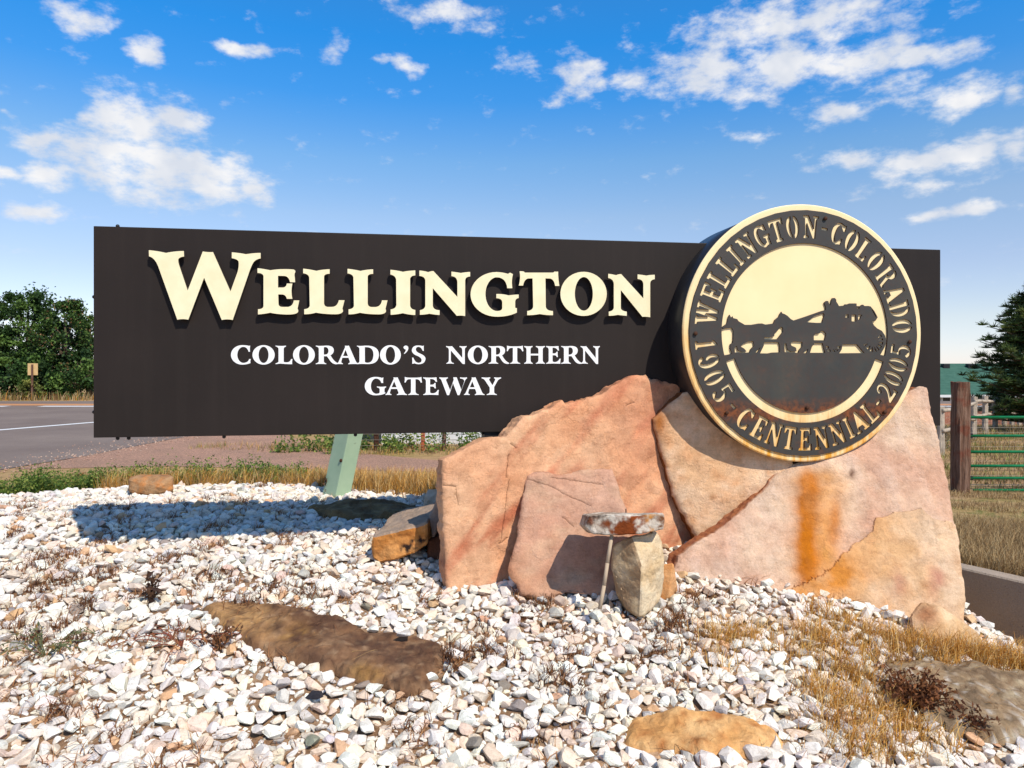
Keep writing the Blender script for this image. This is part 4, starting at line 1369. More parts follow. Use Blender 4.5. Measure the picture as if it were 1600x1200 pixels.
WHITE = [("COLORADO'S", 540.0, 569.0, [(361, 392), (394.7, 429.3), (430.7, 457.2), (458, 492), (493.5, 528.5), (526.5, 560), (557.8, 592), (593.8, 626.3), (630.5, 638), (643.5, 664.8)]),
         ('NORTHERN', 540.6, 568.4, [(697, 729), (731, 762.2), (763.4, 795.5), (791.6, 817.8), (819, 851.4), (853.3, 876), (876.7, 909), (907, 937)]),
         ('GATEWAY', 589.5, 617.2, [(570, 603.2), (602.4, 636), (632, 659.5), (661.3, 685.8), (686.5, 729.6), (725, 757), (752.6, 782.8)])]


def build_lettering():
    for (ox, oy, s), contours in RAISED:
        on_plane('raised_letter', [zoomed(ox, oy, s, c, PAN, LET_OFF) for c in contours], PAN, LET_OFF, .020, MAT['cream'], SIGN, SIGN_INV, MAT['letter_side'])
        c0 = zoomed(ox, oy, s, contours[0], PAN, LET_OFF)
        # hidden stand-off pins
    for word, yt, yb, spans in WHITE:
        for i, (ch, (xa, xb)) in enumerate(zip(word, spans)):
            ya, ybb, cs = GL[ch]
            P = [path(c) for c in cs]
            xs = [p[0] for c in P for p in c]
            kx = (xb - xa) / (max(xs) - min(xs)); ky = (yb - yt) / (ybb - ya)
            cont = [[PAN.uv(PAN.hit(xa + (p[0] - min(xs)) * kx, yt + (p[1] - ya) * ky)) for p in c] for c in P]
            on_plane('printed_letter', cont, PAN, .0025 + .0007 * (i % 2), .002, MAT['vinyl'], SIGN, SIGN_INV)


# stencil glyphs, height 1 (y up)
def arc(cx, cy, rx, ry, a0, a1):
    return [('a', cx, cy, rx, ry, a0, a1)]


STEM = [(0, 0), (.34, 0), (.34, .1), (.26, .13), (.26, .87), (.34, .9), (.34, 1), (0, 1), (0, .9), (.08, .87), (.08, .13), (0, .1)]
SG = {
    'I': (.34, [STEM]),
    'L': (.58, [[(0, 0), (.58, 0), (.58, .3), (.49, .3), (.44, .13), (.27, .13), (.27, .87), (.35, .9), (.35, 1), (0, 1), (0, .9), (.08, .87), (.08, .13), (0, .1)]]),
    'E': (.60, [[(0, 0), (.6, 0), (.6, .3), (.51, .3), (.46, .13), (.27, .13), (.27, .44), (.36, .44), (.38, .34), (.46, .34), (.46, .66), (.38, .66), (.36, .56), (.27, .56), (.27, .87), (.46, .87), (.51, .7), (.6, .7), (.6, 1), (0, 1), (0, .9), (.08, .87), (.08, .13), (0, .1)]]),
    'T': (.64, [[(.13, 0), (.51, 0), (.51, .1), (.42, .13), (.42, .87), (.49, .87), (.55, .7), (.64, .7), (.64, 1), (0, 1), (0, .7), (.09, .7), (.15, .87), (.22, .87), (.22, .13), (.13, .1)]]),
    'N': (.72, [[(0, 0), (.27, 0), (.27, .1), (.19, .12), (.19, .66), (.5, 0), (.64, 0), (.64, .88), (.72, .9), (.72, 1), (.45, 1), (.45, .9), (.54, .88), (.54, .42), (.26, 1), (0, 1), (0, .9), (.09, .87), (.09, .12), (0, .1)]]),
    'W': (.98, [[(0, 1), (.35, 1), (.35, .9), (.3, .88), (.37, .4), (.45, .9), (.45, 1), (.6, 1), (.69, .4), (.76, .88), (.68, .9), (.68, 1), (.98, 1), (.98, .9), (.9, .87), (.75, 0), (.61, 0), (.51, .55), (.39, 0), (.25, 0), (.1, .87), (0, .9)]]),
    'O': (.62, [arc(.29, .5, .29, .5, 96, 264) + arc(.29, .5, .10, .36, 255, 105), arc(.33, .5, .29, .5, 84, -84) + arc(.33, .5, .10, .36, -75, 75)]),
    'C': (.62, [arc(.32, .5, .32, .5, 70, 290) + [(.53, .06), (.6, .02), (.62, .33), (.53, .33)] + arc(.33, .5, .13, .38, 285, 75) + [(.53, .67), (.62, .67), (.6, .98), (.53, .94)]]),
    'G': (.70, [arc(.32, .5, .32, .5, 70, 292) + [(.56, .06), (.64, .0), (.64, .38), (.70, .4), (.70, .5), (.37, .5), (.37, .4), (.45, .38), (.45, .16)] + arc(.33, .5, .13, .38, 295, 75) + [(.53, .67), (.62, .67), (.6, .98), (.53, .94)]]),
    'R': (.74, [STEM, [(.30, 1), (.40, 1)] + arc(.42, .75, .22, .25, 88, -62) + [(.64, .14), (.74, .1), (.74, 0), (.54, 0), (.38, .46), (.32, .46), (.32, .57), (.38, .57)] + arc(.38, .73, .09, .16, -80, 80) + [(.30, .89)]]),
    'D': (.66, [[(0, 0), (.26, 0), (.26, 1), (0, 1), (0, .9), (.08, .87), (.08, .13), (0, .1)], arc(.34, .5, .32, .5, 90, -90) + arc(.34, .5, .14, .39, -90, 90)]),
    'A': (.74, [[(0, 0), (.24, 0), (.24, .1), (.17, .12), (.20, .27), (.40, .27), (.44, .12), (.37, .1), (.37, 0), (.74, 0), (.74, .1), (.68, .12), (.44, 1), (.31, 1), (.07, .12), (0, .1)]]),
    '1': (.34, [[(0, 0), (.34, 0), (.34, .1), (.26, .13), (.26, 1), (.18, 1), (0, .86), (0, .77), (.08, .81), (.08, .13), (0, .1)]]),
    '0': (.56, [arc(.26, .5, .26, .5, 96, 264) + arc(.26, .5, .09, .36, 255, 105), arc(.30, .5, .26, .5, 84, -84) + arc(.30, .5, .09, .36, -75, 75)]),
    '9': (.58, [arc(.26, .68, .26, .32, 97, 263) + arc(.26, .68, .10, .2, 255, 105), arc(.28, .5, .30, .5, 86, -125) + [(.04, .14), (.06, .26), (.16, .3), (.22, .2)] + arc(.27, .5, .13, .38, -95, 80)]),
    '5': (.56, [[(.08, 1), (.54, 1), (.54, .86), (.2, .86), (.19, .62)] + arc(.27, .32, .29, .32, 100, -140) + [(.03, .2), (.1, .28), (.19, .2)] + arc(.27, .33, .12, .22, -100, 100) + [(.16, .52), (.08, .52)]]),
    '2': (.60, [[(0, 0), (.58, 0), (.6, .26), (.52, .26), (.46, .16), (.26, .16), (.5, .44), (.6, .58, .58, .75), (.55, 1, .28, 1), (.02, .98, 0, .74), (.1, .66), (.2, .74), (.18, .88, .29, .88), (.4, .88, .4, .72), (.38, .55, .24, .38), (0, .12)]]),
    '-': (.30, [[(0, .44), (.30, .44), (.30, .56), (0, .56)]]),
}


def build_medallion():
    FOFF = .30
    c_face = PAN.hit(1257.5, 520.5, FOFF)
    R = 201.0 / F * c_face.y
    MP = Plane(PAN.a, PAN.b, PAN.c)
    MP.o = c_face.copy()
    M = Matrix((MP.u, MP.v, MP.n)).transposed().to_4x4(); M.translation = c_face
    # drum: axis along the panel normal, through the panel
    Rl = Matrix.Rotation(math.radians(90), 4, 'X')          # local z of the disc objects runs up the face

    def spin(name, prof, mat, parent, inv, seg=128):
        """prof: (radius, depth behind face); object axes: x right, z up, y into the sign"""
        bm = bmesh.new(); rings = []
        for r, d in prof:
            rings.append([bm.verts.new((r * math.cos(2 * math.pi * i / seg), d, r * math.sin(2 * math.pi * i / seg))) for i in range(seg)])
        for a, b in zip(rings[:-1], rings[1:]):
            for i in range(seg): bm.faces.new((a[i], a[(i + 1) % seg], b[(i + 1) % seg], b[i]))
        bm.faces.new(rings[0]); bm.faces.new(rings[-1])
        bmesh.ops.recalc_face_normals(bm, faces=list(bm.faces))
        me = bm_mesh(name, bm)
        for p in me.polygons: p.use_smooth = len(p.vertices) == 4 and abs(p.normal.y) < .5
        o = link(name, me, mat, parent)
        B = Matrix((MP.u, -MP.n, MP.v)).transposed().to_4x4(); B.translation = c_face
        o.matrix_local = inv @ B
        return o
    drum = spin('medallion', [(R * .97, .012), (R * .985, .02), (R * .985, .60), (R * .96, .62)], MAT['drum'], SIGN, SIGN_INV)
    bpy.context.view_layer.update()
    dinv = drum.matrix_world.inverted()
    spin('cream_disc', [(R * .99, -.006), (R * 1.0, 0), (R * 1.0, .011), (R * .99, .0115)], MAT['disc'], drum, dinv)
    # stencil plate
    HC = path(arc(0, 0, R * .953, R * .953, 0, 358))
    cont = [HC]

    def px(seq, ox, oy, s): return [MP.uv(MP.hit(ox + x * s, oy + y * s, .02)) for x, y in seq]
    z5 = lambda s: px(s, 1120, 460, .1)
    z6 = lambda s: px(s, 1260, 460, .0916830)
    ri = R * .695
    a_l, a_r = math.radians(194.5), math.radians(-14.5)
    top = [(ri * math.cos(a_l + (a_r - a_l) * i / 60), ri * math.sin(a_l + (a_r - a_l) * i / 60)) for i in range(61)]
    sil = z6([(1265, 1030), (1335, 905), (1365, 800), (1345, 700), (1290, 620), (1210, 578), (1160, 530), (1120, 462), (1180, 450), (1220, 390), (1165, 285), (1100, 205), (1060, 196), (992, 196), (970, 172), (945, 178), (930, 198), (862, 198), (858, 153), (740, 153), (700, 170), (665, 168), (645, 190), (560, 198), (540, 160), (515, 125), (512, 88), (490, 60), (450, 62), (430, 95), (425, 150), (410, 186), (388, 150), (376, 112), (345, 110), (308, 140), (330, 200), (335, 265), (270, 280), (0, 375)])
    sil += z5([(1205, 408), (1160, 385), (1110, 335), (1060, 305), (1027, 295), (1015, 270), (985, 310), (970, 350), (910, 400), (885, 455), (810, 465), (760, 470), (710, 453), (650, 455), (540, 475), (440, 475), (400, 450), (345, 420), (322, 385), (258, 368), (252, 342), (226, 364), (205, 316), (182, 350), (170, 420), (155, 460), (88, 508), (102, 545), (140, 530), (235, 520), (262, 570), (262, 680), (252, 755), (213, 780), (213, 850), (243, 922), (195, 938)])
    cont.append(top + sil)
    holes5 = [[(285, 905), (285, 830), (312, 800), (335, 872), (400, 900), (470, 890), (430, 845), (372, 812), (420, 770), (500, 735), (572, 730), (588, 800), (530, 860), (518, 905), (400, 915)],
              [(610, 908), (655, 850), (688, 822), (650, 890), (630, 910)],
              [(742, 748), (970, 748), (985, 800), (990, 905), (870, 908), (800, 922), (680, 920), (738, 800)],
              [(745, 700), (748, 665), (830, 672), (900, 655), (905, 612), (960, 560), (1000, 505), (1035, 520), (1040, 580), (985, 650), (945, 700)],
              [(1065, 900), (1060, 770), (1090, 765), (1108, 860), (1170, 893), (1250, 888), (1242, 832), (1172, 800), (1155, 762), (1200, 735), (1340, 742), (1340, 810), (1290, 870), (1276, 915), (1200, 908)],
              [(1345, 915), (1435, 845), (1415, 900), (1400, 918)]]
    holes6 = [[(130, 780), (130, 700), (160, 668), (230, 665), (252, 622), (298, 622), (340, 672), (326, 740), (315, 782)],
              [(66, 995), (95, 900), (142, 832), (282, 832), (298, 900), (325, 995)],
              [(565, 1003), (605, 940), (622, 852), (868, 852), (930, 925), (995, 998)],
              [(10, 470), (140, 372), (298, 318), (312, 350), (282, 440), (274, 484), (165, 484), (60, 476)],
              [(332, 872), (382, 882), (390, 918), (347, 928)], [(355, 948), (405, 932), (422, 975), (375, 978)], [(450, 945), (470, 940), (500, 978), (462, 980)], [(495, 930), (548, 945), (525, 972)], [(525, 892), (585, 875), (580, 922), (535, 918)],
              [(1222, 742), (1268, 682), (1298, 718)], [(1228, 780), (1305, 748), (1312, 785)], [(1230, 815), (1312, 815), (1304, 858)], [(1215, 845), (1292, 885), (1268, 925)], [(1190, 872), (1252, 943), (1222, 962)], [(1162, 890), (1205, 972), (1168, 982)], [(1130, 888), (1142, 982), (1085, 962)], [(1100, 872), (1062, 945), (1012, 908)], [(1062, 838), (998, 885), (975, 850)],
              [(775, 345), (850, 345), (855, 463), (775, 458)], [(662, 345), (720, 337), (724, 398), (672, 393)], [(885, 342), (960, 348), (932, 382), (916, 430), (885, 428)], [(868, 216), (915, 216), (902, 248), (868, 244)], [(1106, 240), (1124, 240), (1196, 375), (1182, 386)]]
    cont += [z5(h) for h in holes5] + [z6(h) for h in holes6]
    r2 = R * .62
    a0, a1 = math.radians(198.5), math.radians(341.5)
    cont.append([(ri * math.cos(a0 + (a1 - a0) * i / 40), ri * math.sin(a0 + (a1 - a0) * i / 40)) for i in range(41)] + [(r2 * math.cos(a1 + (a0 - a1) * i / 40), r2 * math.sin(a1 + (a0 - a1) * i / 40)) for i in range(41)])
    rb, rt = R * .736, R * .912
    h = rt - rb

    def put(ch, ang, outward):
        w, cs = SG[ch]
        for c in cs:
            pts = []
            for x, y in path(c):
                if outward:      # tops away from the centre, reading clockwise
                    rr = rb + y * h; th = math.radians(ang) - (x - w / 2) * h * .97 / (rb + h * .5)
                else:            # tops toward the centre, reading counter-clockwise
                    rr = rt - y * h; th = math.radians(ang) + (x - w / 2) * h * .97 / (rb + h * .5)
                pts.append((rr * math.cos(th), rr * math.sin(th)))
            cont.append(pts)
    for ch, a in zip('WELLINGTON-COLORADO', [170.2, 158.6, 149.9, 141.5, 134.6, 126.2, 116.2, 107, 97.8, 87.4, 79.2, 71, 61.8, 53, 43.8, 33.4, 22.9, 13.6, 4.2]): put(ch, a, True)
    for ch, a in zip('1905-CENTENNIAL-2005', [186.4, 195.4, 204.6, 213.8, 223.2, 232.6, 242, 251.3, 260.5, 269.5, 279, 288.7, 296.3, 303.4, 311.6, 318.6, 326.2, 334.8, 342.8, 350.6]): put(ch, a, False)
    me = fill_mesh('stencil_plate', cont, .010)
    me.materials.clear(); me.materials.append(MAT['plate']); me.materials.append(MAT['plate_edge'])
    co = np.zeros(len(me.vertices) * 3); me.vertices.foreach_get('co', co); co = co.reshape(-1, 3)
    nrm = [abs(p.normal.z) for p in me.polygons]
    for p, nz in zip(me.polygons, nrm):
        p.material_index = 0 if nz > .5 else 1
    new = np.stack([co[:, 0], -co[:, 2], co[:, 1]], 1)     # to x right, y into, z up
    me.vertices.foreach_set('co', new.ravel()); me.update()
    o = link('stencil_plate', me, None, drum)
    B = Matrix((MP.u, -MP.n, MP.v)).transposed().to_4x4(); B.translation = c_face + MP.n * .0128
    o.matrix_local = dinv @ B
    for bx, by in [(1087, 521), (1290, 341), (1422, 534), (1383, 644), (1136, 645), (1262, 637)]:
        p = MP.hit(bx, by, .028)
        bm = bmesh.new()
        bmesh.ops.create_uvsphere(bm, u_segments=12, v_segments=8, radius=.014)
        for v in bm.verts: v.co.z *= .55
        s = link('bolt', bm_mesh('bolt', bm, True), MAT['rusted'], drum)
        Mb = Matrix((MP.u, MP.v, MP.n)).transposed().to_4x4(); Mb.translation = p
        s.matrix_local = dinv @ Mb


panel_obj()
build_lettering()
build_medallion()


# ------------------------------------------------------------------ concrete retaining wall
def build_wall():
    ys = [6.9, 6.2, 5.6, 5.0, 4.4, 3.8, 3.2, 2.4]
    secs = []
    bm = bmesh.new()
    for y in ys:
        x = float(wall_x(y)); zt = -.345 + .012 * math.sin(y * 3)
        secs.append([bm.verts.new((x, y, -1.15)), bm.verts.new((x, y, zt - .012)), bm.verts.new((x + .012, y, zt)), bm.verts.new((x + .17, y, zt)), bm.verts.new((x + .19, y, zt - .02)), bm.verts.new((x + .19, y, -1.15))])
    for a, b in zip(secs[:-1], secs[1:]):
        for i in range(6): bm.faces.new((a[i], a[(i + 1) % 6], b[(i + 1) % 6], b[i]))
    bm.faces.new(secs[0]); bm.faces.new(secs[-1][::-1])
    bmesh.ops.recalc_face_normals(bm, faces=list(bm.faces))
    base = Vector((3.6, 5.0, -1.15))
    for v in bm.verts: v.co -= base
    tag(link('concrete_wall', bm_mesh('concrete_wall', bm), MAT['concrete'], None, base), 'low concrete retaining wall with a shaded face right of the slabs', 'wall')


build_wall()


# ------------------------------------------------------------------ gate, post, fences
def log_post(name, parent, base, h, w, seed, mat, lean=(0, 0)):
    bm = bmesh.new(); rings = []; rng = random.Random(seed); seg = 20
    for i in range(15):
        t = i / 14; row = []
        for k in range(seg):
            a = 2 * math.pi * k / seg
            sq = w / 2 / max(abs(math.cos(a)), abs(math.sin(a))) * .86
            rr = min(sq, w / 2 * 1.12) * (1 - .05 * t) + fract((math.cos(a) * 2, math.sin(a) * 2, t * 2), 2.4, 3, seed) * w * .07
            row.append(bm.verts.new((rr * math.cos(a) + lean[0] * t, rr * math.sin(a) + lean[1] * t, h * t + (fract((math.cos(a), math.sin(a), 9), 2, 2, seed) * .02 if i == 14 else 0))))
        rings.append(row)
    for a, b in zip(rings[:-1], rings[1:]):
        for k in range(seg): bm.faces.new((a[k], a[(k + 1) % seg], b[(k + 1) % seg], b[k]))
    bm.faces.new(rings[-1]); bm.faces.new(rings[0][::-1])
    return link(name, bm_mesh(name, bm, False), mat, parent, base)


def build_gate():
    Y = 11.0
    zg = gz(7.0, Y)
    p = P3(1501, 768, Y)
    post = log_post('gate_post', None, (p.x, Y, zg - .15), P3(0, 597, Y).z - zg + .15, .255, 5, MAT['wood'])
    tag(post, 'thick weathered brown wooden post holding the green gate', 'post')
    x0 = P3(1513, 0, Y).x; x1 = x0 + 3.5
    zs = [P3(0, y, Y).z for y in (652, 681, 706, 728, 747, 766)]
    g = empty('farm_gate', (x0, Y, zg)); tag(g, 'green tubular farm gate with six rails beside the wooden post', 'gate')
    for i, z in enumerate(zs):
        bm = bmesh.new(); tube(bm, (-.02 + (.1 if i == 5 else 0), 0, z - zg), (x1 - x0, 0, z - zg), .023, seg=12)
        link('rail', bm_mesh('rail', bm, True), MAT['gate'], g)
    for x in (.16, 1.2, 2.3, x1 - x0):
        if x < .3: continue
        bm = bmesh.new(); tube(bm, (x, 0.03, zs[-1] - zg), (x, .03, zs[0] - zg), .018, seg=10)
        link('upright', bm_mesh('upright', bm, True), MAT['gate'], g)
    for z in (zs[1], zs[4]):
        bm = bmesh.new(); box(bm, (-.06, -.02, z - zg - .03), (.06, .02, z - zg + .03)); link('hinge', bm_mesh('hinge', bm), MAT['black'], g)
    bm = bmesh.new(); x = 0.0
    while x < x1 - x0:
        tube(bm, (x, .045, zs[-1] - zg), (x, .045, zs[0] - zg), .0022, seg=3, cap=False); x += .075
    z = zs[-1]
    while z < zs[0]:
        tube(bm, (0, .045, z - zg), (x1 - x0, .045, z - zg), .0022, seg=3, cap=False); z += .075
    link('wire_mesh', bm_mesh('wire_mesh', bm), MAT['wire'], g)


def build_rail_fence():
    a, b = Vector((9.75, 16.0)), Vector((21.5, 29.5))
    n = 9; g = empty('rail_fence', (a.x, a.y, gz(a.x, a.y)))
    tag(g, 'grey post and rail fence with wire running back behind the green gate', 'fence')
    gz0 = g.location.z; P = []
    for i in range(n):
        q = a.lerp(b, i / (n - 1)); P.append(Vector((q.x - a.x, q.y - a.y, gz(q.x, q.y) - gz0)))
        o = log_post('post', g, P[-1] - Vector((0, 0, .1)), 1.24 + random.uniform(-.06, .06), .15, 20 + i, MAT['wood_grey'], (random.uniform(-.04, .04), 0))
    for i in range(n - 1):
        for h in (1.02, .62):
            bm = bmesh.new(); s = random.uniform(-.06, .06)
            m = (P[i] + P[i + 1]) / 2 + Vector((0, 0, h + s - .03))
            tube(bm, P[i] + Vector((0, -.09, h + s)), m + Vector((0, -.09, 0)), .045, .045, 8); tube(bm, m + Vector((0, -.09, 0)), P[i + 1] + Vector((0, -.09, h - s)), .045, .04, 8)
            link('rail', bm_mesh('rail', bm, True), MAT['wood_grey'], g)
        bm = bmesh.new()
        for h in np.arange(.1, 1.1, .14):
            tube(bm, P[i] + Vector((0, .06, h)), P[i + 1] + Vector((0, .06, h)), .003, seg=3, cap=False)
        for t in np.linspace(0, 1, 16)[1:]:
            q = P[i].lerp(P[i + 1], t); tube(bm, q + Vector((0, .06, .05)), q + Vector((0, .06, 1.1)), .003, seg=3, cap=False)
        link('wire', bm_mesh('wire', bm), MAT['wire'], g)


def build_wire_fence():
    g = empty('wire_fence', (-3.4, 15.9, -.7)); tag(g, 'wire fence on orange and brown posts in front of the white shed', 'fence')
    Y = 15.9
    xs = [(535, 'wood', .13), (588, 'rusted', .12), (661, 'orange_post', .1), (694, 'wood', .1), (768, 'wood', .12), (850, 'wood', .12)]
    for px, m, w in xs:
        p = P3(px, 700, Y); z0 = gz(p.x, Y)
        log_post('post', g, (p.x + 3.4, 0, z0 + .7 - .1), 1.15, w, px, MAT[m])
    for h in (.12, .25, .38, .52, .68, .85):
        bm = bmesh.new(); a, b = P3(520, 700, Y), P3(860, 700, Y)
        tube(bm, (a.x + 3.4, -.07, h), (b.x + 3.4, -.07, h), .006, seg=4)
        link('wire', bm_mesh('wire', bm), MAT['wire'], g)


def build_shed():
    x0, x1, y0, y1 = P3(596, 0, 17.2).x, P3(800, 0, 17.2).x, 17.2, 20.2
    g = empty('white_shed', ((x0 + x1) / 2, (y0 + y1) / 2, -.72)); tag(g, 'low white shed seen under the sign panel behind the wire fence', 'shed')
    ox, oy = g.location.x, g.location.y
    bm = bmesh.new(); box(bm, (x0 - ox, y0 - oy, 0), (x1 - ox, y1 - oy, 2.0)); link('wall', bm_mesh('wall', bm), MAT['white_wall'], g)
    bm = bmesh.new()
    vs = [bm.verts.new(v) for v in [(x0 - ox - .15, y0 - oy - .15, 2.0), (x1 - ox + .15, y0 - oy - .15, 2.0), (x1 - ox + .15, y1 - oy + .15, 2.0), (x0 - ox - .15, y1 - oy + .15, 2.0), (x0 - ox - .15, 0, 2.6), (x1 - ox + .15, 0, 2.6)]]
    for f in ((0, 1, 5, 4), (2, 3, 4, 5), (0, 4, 3), (1, 2, 5), (3, 2, 1, 0)): bm.faces.new([vs[i] for i in f])
    link('roof', bm_mesh('roof', bm), MAT['roof'], g)
    x = x0 - ox + .32
    while x < x1 - ox - .1:
        bm = bmesh.new(); box(bm, (x, y0 - oy - .02, .0), (x + .05, y0 - oy - .002, 1.98)); link('batten', bm_mesh('batten', bm), MAT['white_wall'], g); x += .55


def build_house():
    Y = 45.0
    xl, xr = P3(1425, 0, Y).x, P3(1640, 0, Y).x
    ze, zr, zb = P3(0, 615, Y).z, P3(0, 568, Y + 4).z, -3.0
    g = empty('green_roofed_house', ((xl + xr) / 2, Y + 4, zb)); tag(g, 'white house with a green shingle roof behind the gate post', 'house')
    ox = g.location.x; w = (xr - xl) / 2
    bm = bmesh.new(); box(bm, (-w, -4, .0), (w, 4, ze - zb + .05)); link('wall', bm_mesh('wall', bm), MAT['white_wall'], g)
    bm = bmesh.new(); zb2 = P3(0, 640, Y).z - zb
    box(bm, (-w - .03, -4.06, 0), (w + .03, -3.98, zb2)); link('brick_base', bm_mesh('brick_base', bm), MAT['brick'], g)
    bm = bmesh.new()
    A = [(-w - .3, -4.45, ze - zb - .05), (w + .3, -4.45, ze - zb - .05), (w + .3, 0, zr - zb), (-w - .3, 0, zr - zb), (-w - .3, 4.45, ze - zb - .05), (w + .3, 4.45, ze - zb - .05)]
    vs = [bm.verts.new(v) for v in A] + [bm.verts.new((x, y, z - .14)) for x, y, z in A]
    for f in ((0, 1, 2, 3), (3, 2, 5, 4), (6, 7, 8, 9)[::-1], (9, 8, 11, 10)[::-1], (0, 1, 7, 6)[::-1], (4, 5, 11, 10), (0, 3, 9, 6), (3, 4, 10, 9), (1, 2, 8, 7), (2, 5, 11, 8)): bm.faces.new([vs[i] for i in f])
    bmesh.ops.recalc_face_normals(bm, faces=list(bm.faces))
    roof = link('roof', bm_mesh('roof', bm), MAT['roof'], g)
    for px in (1483, 1522):
        bm = bmesh.new(); x = P3(px, 0, Y + 3).x - ox
        box(bm, (x - .22, -.75, zr - zb - .35), (x + .22, -.4, zr - zb - .02)); bevel_all(bm, .03)
        link('roof_vent', bm_mesh('roof_vent', bm), MAT['black'], roof)
    for px in (1478, 1560):
        x = P3(px, 0, Y).x - ox; za, zc = P3(0, 635, Y).z - zb, P3(0, 619, Y).z - zb
        wd = link('window', bm_mesh('window', (lambda b: (box(b, (x - .24, -4.03, za), (x + .24, -3.99, zc)), b)[1])(bmesh.new())), MAT['glass'], g)
        bm = bmesh.new()
        for lo, hi in (((x - .34, za - .09), (x - .235, zc + .09)), ((x + .235, za - .09), (x + .34, zc + .09)), ((x - .234, za - .09), (x + .234, za + .002)), ((x - .234, zc - .002), (x + .234, zc + .09))):
            box(bm, (lo[0], -4.07, lo[1]), (hi[0], -3.985, hi[1]))
        link('frame', bm_mesh('frame', bm), MAT['white_wall'], wd)
    bm = bmesh.new(); box(bm, (-w - .3, -4.47, ze - zb - .22), (w + .3, -4.36, ze - zb - .06)); link('gutter', bm_mesh('gutter', bm), MAT['white_wall'], g)


def build_pedestal():
    """leaning telecom pedestal behind the panel"""
    Y = 6.75
    b = [P3(508, 750, Y), P3(528, 757, Y - .14), P3(551, 757, Y - .04), P3(532, 750, Y + .12)]
    sh = P3(521 + 44, 680, Y) - P3(508 + 42, 752, Y)
    k = .80 / sh.z
    top = [p + sh * k for p in b]
    g = empty('utility_pedestal', (b[1].x, b[1].y, gz(b[1].x, b[1].y)))
    tag(g, 'pale green leaning utility pedestal standing behind the sign panel', 'utility box')
    o = g.location
    dn = [p - sh * (.15 / sh.z) for p in b]
    bm = bmesh.new()
    lo = [bm.verts.new(p - o) for p in dn]; hi = [bm.verts.new(p - o) for p in top]
    for i in range(4): bm.faces.new((lo[i], lo[(i + 1) % 4], hi[(i + 1) % 4], hi[i]))
    bm.faces.new(hi); bm.faces.new(lo[::-1])
    bmesh.ops.recalc_face_normals(bm, faces=list(bm.faces)); bevel_all(bm, .008, 2)
    link('housing', bm_mesh('housing', bm), MAT['pedestal'], g)
    c = sum((p - o for p in top), Vector()) / 4
    bm = bmesh.new(); vs = [bm.verts.new(c + (p - o - c) * 1.08 + Vector((0, 0, d))) for d in (-.02, .05) for p in top]
    for i in range(4): bm.faces.new((vs[i], vs[(i + 1) % 4], vs[4 + (i + 1) % 4], vs[4 + i]))
    bm.faces.new(vs[4:]); bm.faces.new(vs[:4][::-1]); bmesh.ops.recalc_face_normals(bm, faces=list(bm.faces))
    link('cap', bm_mesh('cap', bm), MAT['pedestal'], g)
    for t, uu in ((.30, .35),):
        p = dn[1].lerp(dn[0], .12) + sh * ((.15 + .22) / sh.z) - o
        bm = bmesh.new(); bmesh.ops.create_icosphere(bm, subdivisions=2, radius=.018)
        link('bolt', bm_mesh('bolt', bm, True), MAT['rusted'], g, p)


def build_tan_sign():
    Y = 39.2
    p = P3(51, 577, Y); zg = gz(p.x, Y)
    g = empty('road_sign', (p.x, Y, zg)); tag(g, 'tan back of a small road sign before the dark trees', 'sign')
    bm = bmesh.new(); box(bm, (-.28, .0, p.z - zg - .33), (.28, .02, p.z - zg + .33)); bevel_all(bm, .006); link('plate', bm_mesh('plate', bm), MAT['tan'], g)
    bm = bmesh.new(); box(bm, (-.045, -.07, -.2), (.045, -.005, p.z - zg + .27)); link('post', bm_mesh('post', bm), MAT['wood'], g)


build_gate(); build_rail_fence(); build_wire_fence(); build_shed(); build_house(); build_pedestal(); build_tan_sign()


# ------------------------------------------------------------------ vegetation
def leaf_mesh(name, C, size, cols, rng, droop=0.0, aspect=.55):
    """one pointed two-triangle leaf at each centre"""
    n = len(C)
    a = rng.normal(size=(n, 3)); a /= np.linalg.norm(a, axis=1, keepdims=True)
    a[:, 2] -= droop; a /= np.linalg.norm(a, axis=1, keepdims=True)
    b = np.cross(a, rng.normal(size=(n, 3))); b /= np.linalg.norm(b, axis=1, keepdims=True) + 1e-9
    s = np.asarray(size).reshape(-1, 1) * np.ones((n, 1))
    V = np.stack([C - a * s, C + b * s * aspect, C + a * s, C - b * s * aspect], 1).reshape(-1, 3)
    T = np.arange(4 * n).reshape(n, 4)
    return mesh_np(name, V, T, np.repeat(cols, 4, 0))


def blades(P, H, W, lean, cols, rng, seg=3, tip_col=None):
    """grass blades: P base (n,3)"""
    n = len(P); th = rng.uniform(0, 2 * math.pi, n)
    d = np.stack([np.cos(th), np.sin(th), np.zeros(n)], 1); side = np.stack([-np.sin(th + .6), np.cos(th + .6), np.zeros(n)], 1)
    lean = np.asarray(lean) * np.ones(n)
    V, T, Cc = [], [], []
    for k in range(seg + 1):
        t = k / seg
        c = P + d * (lean * H * t * t)[:, None] + np.array([0, 0, 1.0]) * (H * t * (1 - .25 * lean * t))[:, None]
        w = (W * (1 - t * .85))[:, None]
        V += [c - side * w, c + side * w]
        f = .75 + .25 * t
        Cc += [cols * f, cols * f]
    V = np.stack(V, 1).reshape(-1, 3); Cc = np.stack(Cc, 1).reshape(-1, 3); m = 2 * (seg + 1)
    q = np.array([[2 * k, 2 * k + 1, 2 * k + 3, 2 * k + 2] for k in range(seg)])
    T = (q[None] + (np.arange(n) * m)[:, None, None]).reshape(-1, 4)
    return V, T, Cc


def join(parts):
    V, T, C, o = [], [], [], 0
    for v, t, c in parts:
        V.append(v); T.append(t + o); C.append(c); o += len(v)
    return np.concatenate(V), np.concatenate(T), np.concatenate(C)


